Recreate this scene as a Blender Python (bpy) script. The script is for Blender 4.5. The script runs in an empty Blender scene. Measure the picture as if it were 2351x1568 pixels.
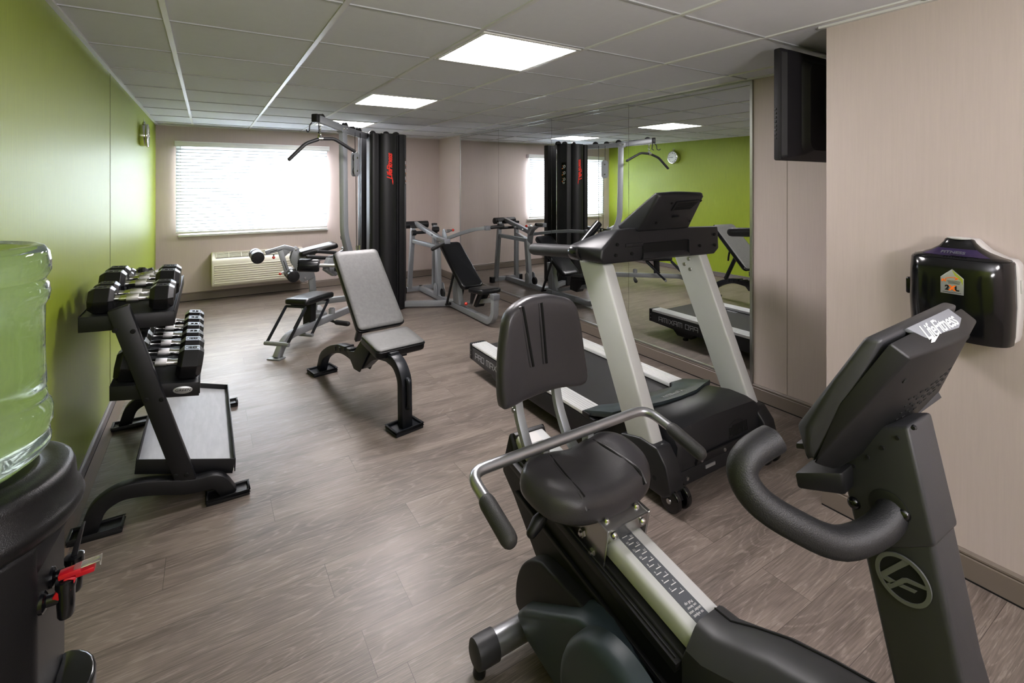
import bpy, bmesh, math, random
from mathutils import Vector, Matrix
random.seed(7)
C = bpy.context.scene.collection
PI = math.pi
WL = {}                                   # world position of the thing each object belongs to

# ---------------------------------------------------------------- materials
def srgb(r, g, b):
    f = lambda c: (c/12.92 if c <= .04045 else ((c+.055)/1.055)**2.4)
    return (f(r/255), f(g/255), f(b/255), 1)

def nt(name):
    m = bpy.data.materials.new(name); m.use_nodes = True
    t = m.node_tree; b = t.nodes['Principled BSDF']
    return m, t, b

def pm(name, rgb, rough=.5, metal=0, spec=.5, vary=0, vscale=8, bump=0, bscale=200, coat=0, stretch=None, rvary=0):
    m, t, b = nt(name)
    N, L = t.nodes, t.links
    col = srgb(*rgb)
    b.inputs['Base Color'].default_value = col
    b.inputs['Roughness'].default_value = rough
    b.inputs['Metallic'].default_value = metal
    b.inputs['Specular IOR Level'].default_value = spec
    b.inputs['Coat Weight'].default_value = coat
    b.inputs['Coat Roughness'].default_value = .12
    tc = N.new('ShaderNodeTexCoord'); src = tc.outputs['Object']
    if stretch:
        mp = N.new('ShaderNodeMapping'); mp.inputs['Scale'].default_value = stretch
        L.new(src, mp.inputs['Vector']); src = mp.outputs['Vector']
    if vary or rvary:
        n = N.new('ShaderNodeTexNoise'); n.inputs['Scale'].default_value = vscale; n.inputs['Detail'].default_value = 5
        L.new(src, n.inputs['Vector'])
        if vary:
            mx = N.new('ShaderNodeMix'); mx.data_type = 'RGBA'
            mx.inputs['A'].default_value = tuple(c*(1-vary) for c in col[:3])+(1,)
            mx.inputs['B'].default_value = tuple(min(1, c*(1+vary)) for c in col[:3])+(1,)
            L.new(n.outputs['Fac'], mx.inputs['Factor']); L.new(mx.outputs['Result'], b.inputs['Base Color'])
        if rvary:
            r = N.new('ShaderNodeMapRange'); r.inputs['To Min'].default_value = max(0, rough-rvary); r.inputs['To Max'].default_value = rough+rvary
            L.new(n.outputs['Fac'], r.inputs['Value']); L.new(r.outputs['Result'], b.inputs['Roughness'])
    if bump:
        n2 = N.new('ShaderNodeTexNoise'); n2.inputs['Scale'].default_value = bscale; n2.inputs['Detail'].default_value = 3
        L.new(src, n2.inputs['Vector'])
        bp = N.new('ShaderNodeBump'); bp.inputs['Strength'].default_value = bump; bp.inputs['Distance'].default_value = .002
        L.new(n2.outputs['Fac'], bp.inputs['Height']); L.new(bp.outputs['Normal'], b.inputs['Normal'])
    return m

def emis(name, rgb, strength):
    m = bpy.data.materials.new(name); m.use_nodes = True; t = m.node_tree
    t.nodes.remove(t.nodes['Principled BSDF'])
    e = t.nodes.new('ShaderNodeEmission'); e.inputs['Color'].default_value = srgb(*rgb); e.inputs['Strength'].default_value = strength
    t.links.new(e.outputs[0], t.nodes['Material Output'].inputs['Surface'])
    return m

def wallpaper(name, rgb, rough, streak, amt, spec=.5, bump=.25):
    """painted wall covering with fine vertical slubs"""
    m, t, b = nt(name); N, L = t.nodes, t.links
    col = srgb(*rgb)
    tc = N.new('ShaderNodeTexCoord')
    mp = N.new('ShaderNodeMapping'); mp.inputs['Scale'].default_value = (75, 75, 3.4); L.new(tc.outputs['Object'], mp.inputs['Vector'])
    n = N.new('ShaderNodeTexNoise'); n.inputs['Scale'].default_value = 1.6; n.inputs['Detail'].default_value = 6; n.inputs['Roughness'].default_value = .65
    L.new(mp.outputs['Vector'], n.inputs['Vector'])
    r = N.new('ShaderNodeValToRGB'); r.color_ramp.elements[0].position = .3; r.color_ramp.elements[1].position = .72
    r.color_ramp.elements[0].color = tuple(c*(1-amt) for c in col[:3])+(1,); r.color_ramp.elements[1].color = tuple(min(1, c*(1+amt*streak)) for c in col[:3])+(1,)
    L.new(n.outputs['Fac'], r.inputs['Fac']); L.new(r.outputs['Color'], b.inputs['Base Color'])
    b.inputs['Roughness'].default_value = rough; b.inputs['Specular IOR Level'].default_value = spec
    bp = N.new('ShaderNodeBump'); bp.inputs['Strength'].default_value = bump; bp.inputs['Distance'].default_value = .0015
    L.new(n.outputs['Fac'], bp.inputs['Height']); L.new(bp.outputs['Normal'], b.inputs['Normal'])
    return m

def floor_material():
    m, t, b = nt('vinyl_planks'); N, L = t.nodes, t.links
    tc = N.new('ShaderNodeTexCoord')
    br = N.new('ShaderNodeTexBrick'); br.offset = 0; br.squash = 1
    sx = N.new('ShaderNodeSeparateXYZ'); L.new(tc.outputs['Object'], sx.inputs[0])
    dv = N.new('ShaderNodeMath'); dv.operation = 'DIVIDE'; dv.inputs[1].default_value = .178; L.new(sx.outputs['Y'], dv.inputs[0])
    fr_ = N.new('ShaderNodeMath'); fr_.operation = 'FLOOR'; L.new(dv.outputs[0], fr_.inputs[0])
    wn = N.new('ShaderNodeTexWhiteNoise'); wn.noise_dimensions = '1D'; L.new(fr_.outputs[0], wn.inputs['W'])
    ms = N.new('ShaderNodeMath'); ms.operation = 'MULTIPLY_ADD'; ms.inputs[1].default_value = 1.22; L.new(wn.outputs['Value'], ms.inputs[0]); L.new(sx.outputs['X'], ms.inputs[2])
    cb = N.new('ShaderNodeCombineXYZ'); L.new(ms.outputs[0], cb.inputs['X']); L.new(sx.outputs['Y'], cb.inputs['Y'])
    br.inputs['Scale'].default_value = 1; br.inputs['Brick Width'].default_value = 1.22; br.inputs['Row Height'].default_value = .178
    br.inputs['Mortar Size'].default_value = .0007; br.inputs['Mortar Smooth'].default_value = .2; br.inputs['Bias'].default_value = 0
    br.inputs['Color1'].default_value = (0, 0, 0, 1); br.inputs['Color2'].default_value = (1, 1, 1, 1); br.inputs['Mortar'].default_value = (.5, .5, .5, 1)
    L.new(cb.outputs[0], br.inputs['Vector'])
    sep = N.new('ShaderNodeSeparateColor'); L.new(br.outputs['Color'], sep.inputs['Color'])
    # every plank shows another stretch of grain
    off = N.new('ShaderNodeCombineXYZ')
    mu = N.new('ShaderNodeMath'); mu.operation = 'MULTIPLY'; mu.inputs[1].default_value = 37
    L.new(sep.outputs['Red'], mu.inputs[0]); L.new(mu.outputs[0], off.inputs['X']); L.new(mu.outputs[0], off.inputs['Z'])
    ad = N.new('ShaderNodeVectorMath'); ad.operation = 'ADD'; L.new(tc.outputs['Object'], ad.inputs[0]); L.new(off.outputs[0], ad.inputs[1])
    def noise(scale_vec, sc, det, dist=0, rough=.6):
        mp = N.new('ShaderNodeMapping'); mp.inputs['Scale'].default_value = scale_vec; L.new(ad.outputs[0], mp.inputs['Vector'])
        n = N.new('ShaderNodeTexNoise'); n.inputs['Scale'].default_value = sc; n.inputs['Detail'].default_value = det
        n.inputs['Distortion'].default_value = dist; n.inputs['Roughness'].default_value = rough
        L.new(mp.outputs['Vector'], n.inputs['Vector']); return n.outputs['Fac']
    cloud = noise((1.1, 4.6, 1), 1.6, 3, .6)
    ring0 = noise((.75, 5.5, 1), 1.5, 2, .25, .4)
    ml = N.new('ShaderNodeMath'); ml.operation = 'MULTIPLY'; ml.inputs[1].default_value = 115; L.new(ring0, ml.inputs[0])
    fl_ = N.new('ShaderNodeMath'); fl_.operation = 'SINE'; L.new(ml.outputs[0], fl_.inputs[0])
    fine = noise((9, 260, 1), 1, 5, .1)
    fleck = noise((22, 420, 1), 1, 3, 0, .7)
    def mixc(fac, a, bcol, lo=None, hi=None):
        x = N.new('ShaderNodeMix'); x.data_type = 'RGBA'
        if lo is not None:
            r = N.new('ShaderNodeMapRange'); r.inputs['From Min'].default_value = lo; r.inputs['From Max'].default_value = hi; L.new(fac, r.inputs['Value']); fac = r.outputs['Result']
        L.new(fac, x.inputs['Factor'])
        for k, v in (('A', a), ('B', bcol)):
            if hasattr(v, 'is_output'): L.new(v, x.inputs[k])
            else: x.inputs[k].default_value = v
        return x.outputs['Result']
    base = mixc(cloud, srgb(73, 65, 60), srgb(147, 135, 127), .34, .64)
    tone = mixc(sep.outputs['Red'], srgb(94, 84, 78), srgb(126, 115, 108))
    x1 = N.new('ShaderNodeMix'); x1.data_type = 'RGBA'; x1.inputs['Factor'].default_value = .35; L.new(base, x1.inputs['A']); L.new(tone, x1.inputs['B'])
    grain = mixc(fine, srgb(70, 61, 56), srgb(150, 139, 131), .3, .7)
    x2 = N.new('ShaderNodeMix'); x2.data_type = 'RGBA'; x2.inputs['Factor'].default_value = .42; L.new(x1.outputs['Result'], x2.inputs['A']); L.new(grain, x2.inputs['B'])
    rg = N.new('ShaderNodeMapRange'); rg.inputs['From Min'].default_value = .55; rg.inputs['From Max'].default_value = 1; rg.inputs['To Max'].default_value = .3
    L.new(fl_.outputs[0], rg.inputs['Value'])
    lit = N.new('ShaderNodeMapRange'); lit.inputs['From Min'].default_value = .42; lit.inputs['From Max'].default_value = .62
    L.new(fleck, lit.inputs['Value'])
    lm = N.new('ShaderNodeMath'); lm.operation = 'MULTIPLY'; L.new(rg.outputs['Result'], lm.inputs[0]); L.new(lit.outputs['Result'], lm.inputs[1])
    x3 = N.new('ShaderNodeMix'); x3.data_type = 'RGBA'; L.new(lm.outputs[0], x3.inputs['Factor']); L.new(x2.outputs['Result'], x3.inputs['A']); x3.inputs['B'].default_value = srgb(190, 180, 172)
    x4 = N.new('ShaderNodeMix'); x4.data_type = 'RGBA'; L.new(br.outputs['Fac'], x4.inputs['Factor']); L.new(x3.outputs['Result'], x4.inputs['A']); x4.inputs['B'].default_value = srgb(62, 54, 50)
    L.new(x4.outputs['Result'], b.inputs['Base Color'])
    rr = N.new('ShaderNodeMapRange'); rr.inputs['To Min'].default_value = .29; rr.inputs['To Max'].default_value = .42; L.new(fine, rr.inputs['Value']); L.new(rr.outputs['Result'], b.inputs['Roughness'])
    b.inputs['Specular IOR Level'].default_value = .55
    bp = N.new('ShaderNodeBump'); bp.inputs['Strength'].default_value = .25; bp.inputs['Distance'].default_value = .001
    L.new(fine, bp.inputs['Height']); L.new(bp.outputs['Normal'], b.inputs['Normal'])
    return m

M = {}
M['floor'] = floor_material()
M['green'] = wallpaper('lime_paint', (142, 158, 46), .42, 1.0, .09, .5, .35)
M['beige'] = wallpaper('beige_wallcover', (190, 178, 174), .55, 1.0, .032, .4, .1)
M['ceiling'] = pm('ceiling_tile', (208, 209, 214), .9, vary=.03, vscale=30, bump=.3, bscale=350, spec=.2)
M['tee'] = pm('ceiling_tee_paint', (206, 206, 204), .33, spec=.5)
M['base'] = pm('baseboard_vinyl', (122, 112, 104), .4, vary=.03)
M['base_blue'] = pm('baseboard_painted_grey', (118, 112, 112), .35, vary=.03)
M['crosstee'] = pm('ceiling_cross_tee', (176, 178, 180), .8)
M['cooler'] = pm('cooler_textured_plastic', (22, 22, 24), .3, vary=.08, vscale=60, bump=.3, bscale=700)
M['slatshade'] = pm('blind_shade_line', (206, 212, 219), .5)  # grey tone stands in for shade where slats overlap
M['alu'] = pm('aluminium_channel', (190, 192, 192), .3, metal=1, vary=.04, stretch=(30, 30, 1))
M['white'] = pm('white_plastic', (226, 228, 228), .4)
M['gap'] = pm('dark_gap', (12, 12, 12), .9)
M['frame'] = pm('silver_powder_coat', (150, 153, 157), .42, metal=.35, vary=.05, vscale=40, bump=.08, bscale=600)
M['silver'] = pm('treadmill_silver_paint', (204, 206, 206), .38, metal=.05, vary=.02, vscale=20)
M['rail'] = pm('ribbed_aluminium', (205, 206, 208), .36, metal=.1, vary=.03)
M['brushed'] = pm('brushed_steel', (190, 190, 190), .28, metal=1, vary=.06, stretch=(2, 60, 60))
M['tubealu'] = pm('satin_aluminium_tube', (178, 180, 184), .3, metal=.85, vary=.04, vscale=30)
M['chrome'] = pm('chrome', (225, 225, 225), .12, metal=1)
M['knurl'] = pm('knurled_chrome', (205, 205, 205), .28, metal=1, bump=.6, bscale=900)
M['rubber'] = pm('hex_rubber', (25, 25, 27), .27, vary=.12, vscale=60, bump=.12, bscale=500)
M['rack'] = pm('black_powder_coat', (22, 23, 26), .42, vary=.06, vscale=50, bump=.18, bscale=700)
M['tray'] = pm('worn_grey_tray', (158, 160, 162), .5, vary=.18, vscale=9, stretch=(6, 1, 1))
M['matt'] = pm('black_plastic', (25, 25, 28), .45, vary=.05, vscale=40, bump=.12, bscale=900)
M['gloss'] = pm('gloss_black_plastic', (14, 15, 18), .16, coat=.3)
M['shroud'] = pm('gym_shroud_satin', (17, 17, 20), .5, vary=.1, vscale=6)
M['bike'] = pm('bike_charcoal', (54, 54, 57), .45, vary=.04, vscale=30, bump=.1, bscale=900)
M['bikedark'] = pm('bike_black_side', (19, 19, 21), .5, vary=.05, vscale=30, bump=.08, bscale=900)
M['bikeblue'] = pm('bike_slate_cover', (50, 61, 66), .42, vary=.04, vscale=30, bump=.08, bscale=900)
M['seat'] = pm('moulded_seat_skin', (64, 62, 66), .34, vary=.05, vscale=60, bump=.16, bscale=420)
M['vinyl'] = pm('black_upholstery', (20, 21, 24), .3, vary=.06, vscale=40, bump=.1, bscale=300)
M['benchpad'] = pm('grained_vinyl_glare', (98, 98, 97), .4, vary=.22, vscale=55, bump=.45, bscale=330, stretch=(1, 1, .6))  # grain, with glare on the pad tops put into the grey
M['benchframe'] = pm('blue_black_frame', (25, 29, 36), .4, vary=.05, vscale=40, bump=.1, bscale=700)
M['foam'] = pm('grip_foam', (56, 56, 56), .55, vary=.08, vscale=80, bump=.35, bscale=500)
M['foamdark'] = pm('handle_foam_black', (33, 33, 35), .5, vary=.06, vscale=80, bump=.3, bscale=500)
M['belt'] = pm('running_belt', (42, 41, 42), .55, vary=.06, vscale=60, bump=.15, bscale=800)
M['hood'] = pm('treadmill_hood', (33, 34, 37), .4, vary=.05, vscale=30, bump=.1, bscale=800)
M['hoodblue'] = pm('treadmill_hood_slate', (52, 62, 65), .42, vary=.05, vscale=30, bump=.1, bscale=800)
M['red'] = pm('red_plastic', (172, 14, 34), .3, coat=.3)
M['redknob'] = pm('red_ball_knob', (200, 48, 24), .3, coat=.2)
M['redink'] = pm('red_print', (214, 48, 30), .5)
M['ink'] = pm('light_print', (190, 192, 195), .5)
M['whiteink'] = pm('white_print', (225, 225, 228), .5)
M['blackink'] = pm('black_print', (20, 20, 20), .5)
M['orange'] = pm('orange_print', (236, 118, 26), .5)
M['limeink'] = pm('lime_print', (150, 160, 60), .5)
M['plate'] = pm('grey_nameplate', (116, 118, 124), .55)
M['strip'] = pm('grey_scale_strip', (94, 97, 104), .45)
M['badge'] = pm('silver_badge', (186, 188, 190), .3, metal=.6)
M['badgegrey'] = pm('grey_badge', (112, 113, 115), .4, metal=.3)
M['ptac'] = pm('cream_plastic', (216, 212, 200), .42, vary=.02)
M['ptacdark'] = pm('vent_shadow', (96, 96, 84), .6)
M['tv'] = pm('tv_back_plastic', (27, 25, 30), .6, vary=.04, bump=.06, bscale=800)
M['tvscreen'] = pm('tv_glass', (10, 10, 12), .08)
M['whitewash'] = pm('pale_grey_plastic', (208, 206, 206), .4)
M['purple'] = pm('purple_printed_label', (48, 36, 76), .3, vary=.3, vscale=90, coat=.3)
M['dialface'] = pm('clock_dial', (226, 230, 222), .5)
M['panelframe'] = pm('light_panel_frame', (214, 214, 210), .4)
M['light'] = emis('troffer_diffuser', (255, 249, 250), 30.0)

def mirror_mat():
    m, t, b = nt('mirror_silvering')
    b.inputs['Base Color'].default_value = (.775, .79, .785, 1); b.inputs['Metallic'].default_value = 1; b.inputs['Roughness'].default_value = .004
    return m
M['mirror'] = mirror_mat()
def glass_pane():
    m = bpy.data.materials.new('window_glass'); m.use_nodes = True; t = m.node_tree; N, L = t.nodes, t.links
    N.remove(N['Principled BSDF'])
    a = N.new('ShaderNodeBsdfTransparent'); g = N.new('ShaderNodeBsdfGlossy'); g.inputs['Roughness'].default_value = .02
    f = N.new('ShaderNodeFresnel'); f.inputs['IOR'].default_value = 1.45; x = N.new('ShaderNodeMixShader')
    L.new(f.outputs[0], x.inputs[0]); L.new(a.outputs[0], x.inputs[1]); L.new(g.outputs[0], x.inputs[2]); L.new(x.outputs[0], N['Material Output'].inputs['Surface'])
    return m
M['pane'] = glass_pane()
def slat_mat():
    m = bpy.data.materials.new('white_blind_slat'); m.use_nodes = True; t = m.node_tree; N, L = t.nodes, t.links
    b = N['Principled BSDF']; b.inputs['Base Color'].default_value = (.86, .88, .9, 1); b.inputs['Roughness'].default_value = .45
    tr = N.new('ShaderNodeBsdfTranslucent'); tr.inputs['Color'].default_value = (.9, .95, 1, 1)
    x = N.new('ShaderNodeMixShader'); x.inputs[0].default_value = .42
    L.new(b.outputs[0], x.inputs[1]); L.new(tr.outputs[0], x.inputs[2]); L.new(x.outputs[0], N['Material Output'].inputs['Surface'])
    return m
M['slat'] = slat_mat()
def water_mat():
    m, t, b = nt('water_filled_bottle')
    b.inputs['Base Color'].default_value = (.80, .95, .92, 1); b.inputs['Roughness'].default_value = .03
    b.inputs['IOR'].default_value = 1.33; b.inputs['Transmission Weight'].default_value = .94
    N, L = t.nodes, t.links
    tc = N.new('ShaderNodeTexCoord'); n = N.new('ShaderNodeTexNoise'); n.inputs['Scale'].default_value = 14; n.inputs['Detail'].default_value = 2
    mp = N.new('ShaderNodeMapping'); mp.inputs['Rotation'].default_value = (.5, .3, 0); mp.inputs['Scale'].default_value = (1, 1, 2.4)
    L.new(tc.outputs['Object'], mp.inputs['Vector']); L.new(mp.outputs['Vector'], n.inputs['Vector'])
    bp = N.new('ShaderNodeBump'); bp.inputs['Strength'].default_value = .35; bp.inputs['Distance'].default_value = .004
    L.new(n.outputs['Fac'], bp.inputs['Height']); L.new(bp.outputs['Normal'], b.inputs['Normal'])
    return m
M['water'] = water_mat()
def clear_mat():
    m, t, b = nt('clear_plastic')
    b.inputs['Base Color'].default_value = (.95, .93, .9, 1); b.inputs['Roughness'].default_value = .08; b.inputs['Transmission Weight'].default_value = .9
    return m
M['clear'] = clear_mat()

# ---------------------------------------------------------------- mesh builder
V = Vector
def rot(axis, deg): return Matrix.Rotation(math.radians(deg), 4, axis)
def frame(o, x, y):
    """4x4 matrix: origin o, x axis along x, y axis near y, z = x cross y"""
    x = V(x).normalized(); y = V(y); z = x.cross(y).normalized(); y = z.cross(x)
    m = Matrix((x, y, z)).transposed().to_4x4(); m.translation = V(o); return m
def fillet(pts, r, k=5):
    pts = [V(p) for p in pts]; out = [pts[0]]
    for i in range(1, len(pts)-1):
        a, b, c = pts[i-1], pts[i], pts[i+1]
        d1, d2 = (a-b), (c-b); rr = min(r, d1.length*.45, d2.length*.45)
        p, q = b+d1.normalized()*rr, b+d2.normalized()*rr
        for j in range(k+1):
            t = j/k; out.append(p*(1-t)**2+b*2*t*(1-t)+q*t*t)
    out.append(pts[-1]); return out

class MB:
    def __init__(s, T=None): s.bm = bmesh.new(); s.T = T
    def _m(s, vs, fs):
        if s.T is not None: vs = [s.T(v) if callable(s.T) else s.T @ V(v) for v in vs]
        bv = [s.bm.verts.new(v) for v in vs]
        for f in fs:
            try: s.bm.faces.new([bv[i] for i in f])
            except ValueError: pass
        return s
    def box(s, c, d, R=None):
        c = V(c); vs = []
        for x in (-.5, .5):
            for y in (-.5, .5):
                for z in (-.5, .5):
                    p = V((x*d[0], y*d[1], z*d[2]))
                    if R is not None: p = R.to_3x3() @ p
                    vs.append(c+p)
        return s._m(vs, [(0, 1, 3, 2), (4, 6, 7, 5), (0, 4, 5, 1), (2, 3, 7, 6), (0, 2, 6, 4), (1, 5, 7, 3)])
    def b2(s, x0, x1, y0, y1, z0, z1): return s.box(((x0+x1)/2, (y0+y1)/2, (z0+z1)/2), (x1-x0, y1-y0, z1-z0))
    def prism(s, poly, plane, lo, hi):
        mk = {'XZ': lambda a, b, t: V((a, t, b)), 'YZ': lambda a, b, t: V((t, a, b)), 'XY': lambda a, b, t: V((a, b, t))}[plane]
        n = len(poly); vs = [mk(a, b, lo) for a, b in poly]+[mk(a, b, hi) for a, b in poly]
        fs = [tuple(range(n)), tuple(range(n, 2*n))]+[(i, (i+1) % n, n+(i+1) % n, n+i) for i in range(n)]
        return s._m(vs, fs)
    def rings(s, rings, caps=True, closed=False):
        n = len(rings[0]); vs = [p for r in rings for p in r]; fs = []
        m = len(rings)
        for k in range(m if closed else m-1):
            a, b = k*n, ((k+1) % m)*n
            fs += [(a+i, a+(i+1) % n, b+(i+1) % n, b+i) for i in range(n)]
        if caps and not closed: fs += [tuple(range(n)), tuple(range((m-1)*n, m*n))]
        return s._m(vs, fs)
    def tube(s, pts, r, n=14, round_ends=False):
        pts = [V(p) for p in pts]; rs = list(r) if hasattr(r, '__len__') else [r]*len(pts)
        if round_ends:
            d0, d1 = (pts[0]-pts[1]).normalized(), (pts[-1]-pts[-2]).normalized(); a, b = rs[0], rs[-1]
            pts = [pts[0]+d0*a*.0, *pts[1:-1], pts[-1]] if False else pts
            pre = [(pts[0]-d0*a*(1-k), a*w) for k, w in ((1., .25), (.85, .62), (.5, .9))]
            post = [(pts[-1]-d1*b*(1-k), b*w) for k, w in ((.5, .9), (.85, .62), (1., .25))]
            i0, i1 = pts[0]-d0*a, pts[-1]-d1*b
            pts = [p for p, _ in pre]+[i0]+pts[1:-1]+[i1]+[p for p, _ in post]; rs = [w for _, w in pre]+[a]+rs[1:-1]+[b]+[w for _, w in post]
        rings = []; up = None
        for i, p in enumerate(pts):
            d = (pts[min(i+1, len(pts)-1)]-pts[max(i-1, 0)]).normalized()
            if up is None:
                up = V((0, 0, 1)) if abs(d.z) < .9 else V((1, 0, 0))
            u = (up-d*up.dot(d)).normalized(); w = d.cross(u); up = u
            rings.append([p+(u*math.cos(2*PI*k/n)+w*math.sin(2*PI*k/n))*rs[i] for k in range(n)])
        return s.rings(rings)
    def bar(s, pts, w, h, side):
        """rectangular section swept along pts; side = fixed width direction (w across it), h across the other"""
        pts = [V(p) for p in pts]; side = V(side).normalized(); rings = []
        for i, p in enumerate(pts):
            a, b = pts[max(i-1, 0)], pts[min(i+1, len(pts)-1)]
            d = (b-a).normalized(); u = side.cross(d).normalized(); k = 1
            if 0 < i < len(pts)-1:
                c = (p-a).normalized().dot((b-p).normalized()); k = 1/max(.5, math.sqrt(max(.01, (1+c)/2)))
            hh = h[i] if hasattr(h, '__len__') else h
            rings.append([p+side*x*w/2+u*y*hh*k/2 for x, y in ((-1, -1), (1, -1), (1, 1), (-1, 1))])
        return s.rings(rings)
    def lathe(s, prof, o=(0, 0, 0), ax='Z', n=24, ph=0):
        rings = []
        for r, h in prof:
            ring = []
            for k in range(n):
                a = 2*PI*k/n+ph; c, q = max(r, 1e-4)*math.cos(a), max(r, 1e-4)*math.sin(a)
                p = {'Z': V((c, q, h)), 'X': V((h, c, q)), 'Y': V((q, h, c))}[ax] if isinstance(ax, str) else None
                if p is None: p = ax.to_3x3() @ V((c, q, h))
                ring.append(V(o)+p)
            rings.append(ring)
        return s.rings(rings)
    def hull(s, pts):
        b = bmesh.new(); vs = [b.verts.new(V(p)) for p in pts]; r = bmesh.ops.convex_hull(b, input=vs)
        bmesh.ops.delete(b, geom=list({g for g in r['geom_interior']+r['geom_unused'] if isinstance(g, bmesh.types.BMVert)}), context='VERTS')
        bmesh.ops.dissolve_limit(b, angle_limit=.02, verts=b.verts, edges=b.edges)
        b.verts.index_update(); s._m([v.co.copy() for v in b.verts], [[v.index for v in f.verts] for f in b.faces]); b.free(); return s
    def pad(s, outline, layers, dome=None):
        """cushion: outline (x, y) points; layers (inset, z); dome(x, y) adds to z on the upper layers"""
        n = len(outline); cx = sum(p[0] for p in outline)/n; cy = sum(p[1] for p in outline)/n; rings = []
        for ins, z in layers:
            ring = []
            for x, y in outline:
                d = math.hypot(x-cx, y-cy); k = max(0, 1-ins/d) if ins >= 0 else 1-ins/d
                X, Y = cx+(x-cx)*k, cy+(y-cy)*k
                ring.append(V((X, Y, z+(dome(X, Y) if dome else 0))))
            rings.append(ring)
        return s.rings(rings)
    def build(s, name, mat, parent=None, bev=0, seg=2, ang=40, smooth=True, loc=None):
        bm = s.bm
        bmesh.ops.remove_doubles(bm, verts=bm.verts, dist=1e-6)
        bmesh.ops.recalc_face_normals(bm, faces=bm.faces)
        if bev:
            es = [e for e in bm.edges if len(e.link_faces) == 2 and e.calc_face_angle(0) > math.radians(28)]
            if es: bmesh.ops.bevel(bm, geom=es, offset=bev, segments=seg, profile=.5, affect='EDGES', clamp_overlap=True)
        off = WL[parent.name] if parent is not None else V(loc if loc is not None else (0, 0, 0))
        if off.length: bmesh.ops.translate(bm, verts=bm.verts, vec=-off)
        me = bpy.data.meshes.new(name); bm.to_mesh(me); bm.free()
        if smooth:
            me.polygons.foreach_set('use_smooth', [True]*len(me.polygons)); me.set_sharp_from_angle(angle=math.radians(ang))
        o = bpy.data.objects.new(name, me); C.objects.link(o)
        me.materials.append(M[mat] if isinstance(mat, str) else mat)
        if parent is not None: o.parent = parent; WL[o.name] = off
        else: o.location = off; WL[o.name] = off
        return o

def thing(name, label, cat, loc=(0, 0, 0), group=None):
    o = bpy.data.objects.new(name, None); C.objects.link(o); o.location = loc; o.empty_display_size = .1
    o['label'] = label; o['category'] = cat
    if group: o['group'] = group
    WL[o.name] = V(loc); return o
def tag(o, label, cat, group=None):
    o['label'] = label; o['category'] = cat
    if group: o['group'] = group
    return o
def struct(o): o['kind'] = 'structure'; return o
def lab(o, t): o['label'] = t; return o

def text_mesh(s, size, shear=0, bold=0, align='CENTER', extrude=.0004, spacing=1):
    cu = bpy.data.curves.new('lettering', 'FONT'); cu.body = s; cu.size = size; cu.shear = shear; cu.offset = bold
    cu.align_x = align; cu.align_y = 'CENTER'; cu.extrude = extrude; cu.resolution_u = 3; cu.space_character = spacing
    o = bpy.data.objects.new('lettering', cu); C.objects.link(o)
    dg = bpy.context.evaluated_depsgraph_get(); dg.update()
    me = bpy.data.meshes.new_from_object(o.evaluated_get(dg))
    bpy.data.objects.remove(o); bpy.data.curves.remove(cu); return me
def text(name, s, size, mat4, mat, parent, sx=1, **kw):
    me = text_mesh(s, size, **kw); me.transform(Matrix.Diagonal((sx, 1, 1, 1)))
    if parent is not None: mat4 = Matrix.Translation(-WL[parent.name]) @ mat4
    me.transform(mat4); me.name = name
    o = bpy.data.objects.new(name, me); C.objects.link(o); me.materials.clear(); me.materials.append(M[mat])
    if parent is not None: o.parent = parent; WL[o.name] = WL[parent.name]
    return o
GLYPH = {'P': [[(0, 0), (0, 1), (.8, 1), (.8, .42), (.15, .42)]], 'R': [[(0, 0), (0, 1), (.8, 1), (.8, .5), (.12, .5)], [(.42, .5), (.8, 0)]], 'O': [[(0, 0), (0, 1), (.8, 1), (.8, 0), (0, 0)]],
         'M': [[(0, 0), (0, 1), (.95, 1), (.95, 0)], [(.475, 1), (.475, 0)]], 'A': [[(0, 0), (0, 1), (.8, 1), (.8, 0)], [(0, .42), (.8, .42)]], 'X': [[(0, 0), (.8, 1)], [(0, 1), (.8, 0)]],
         'I': [[(.1, 0), (.1, 1)]], 'V': [[(0, 1), (.4, 0), (.8, 1)]], 'E': [[(.8, 1), (0, 1), (0, 0), (.8, 0)], [(0, .5), (.7, .5)]]}
def stroke_text(name, s, h, length, T, mat, parent, w=.13, slant=0):
    """square-cut capitals drawn with strokes; T: x along the line from its start, y up"""
    adv = {'M': 1.25, 'I': .5, ' ': .55}; total = sum(adv.get(c, 1.1) for c in s)-.3; k = length/total; x = 0; m = MB(T)
    for c in s:
        for pl in GLYPH.get(c, []):
            for (xa, ya), (xb, yb) in zip(pl, pl[1:]):
                a, b = V(((x+xa+slant*ya)*k, ya*h, 0)), V(((x+xb+slant*yb)*k, yb*h, 0)); d = b-a
                m.box((a+b)/2, (d.length+w*h, w*h, .0006), Matrix.Rotation(math.atan2(d.y, d.x), 4, 'Z'))
        x += adv.get(c, 1.1)
    return m.build(name, mat, parent, smooth=False)
def rrect(x0, x1, y0, y1, r, k=4):
    out = []
    for cx, cy, a0 in ((x1-r, y1-r, 0), (x0+r, y1-r, 90), (x0+r, y0+r, 180), (x1-r, y0+r, 270)):
        for j in range(k+1):
            a = math.radians(a0+90*j/k); out.append((cx+r*math.cos(a), cy+r*math.sin(a)))
    return out
def smooth_loop(pts, k=4):
    n = len(pts); out = []
    for i in range(n):
        p0, p1, p2, p3 = (V((*pts[(i+j-1) % n], 0)) for j in range(4))
        for q in range(k):
            t = q/k
            v = .5*((2*p1)+(p2-p0)*t+(2*p0-5*p1+4*p2-p3)*t*t+(3*p1-p0-3*p2+p3)*t**3); out.append((v.x, v.y))
    return out
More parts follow.
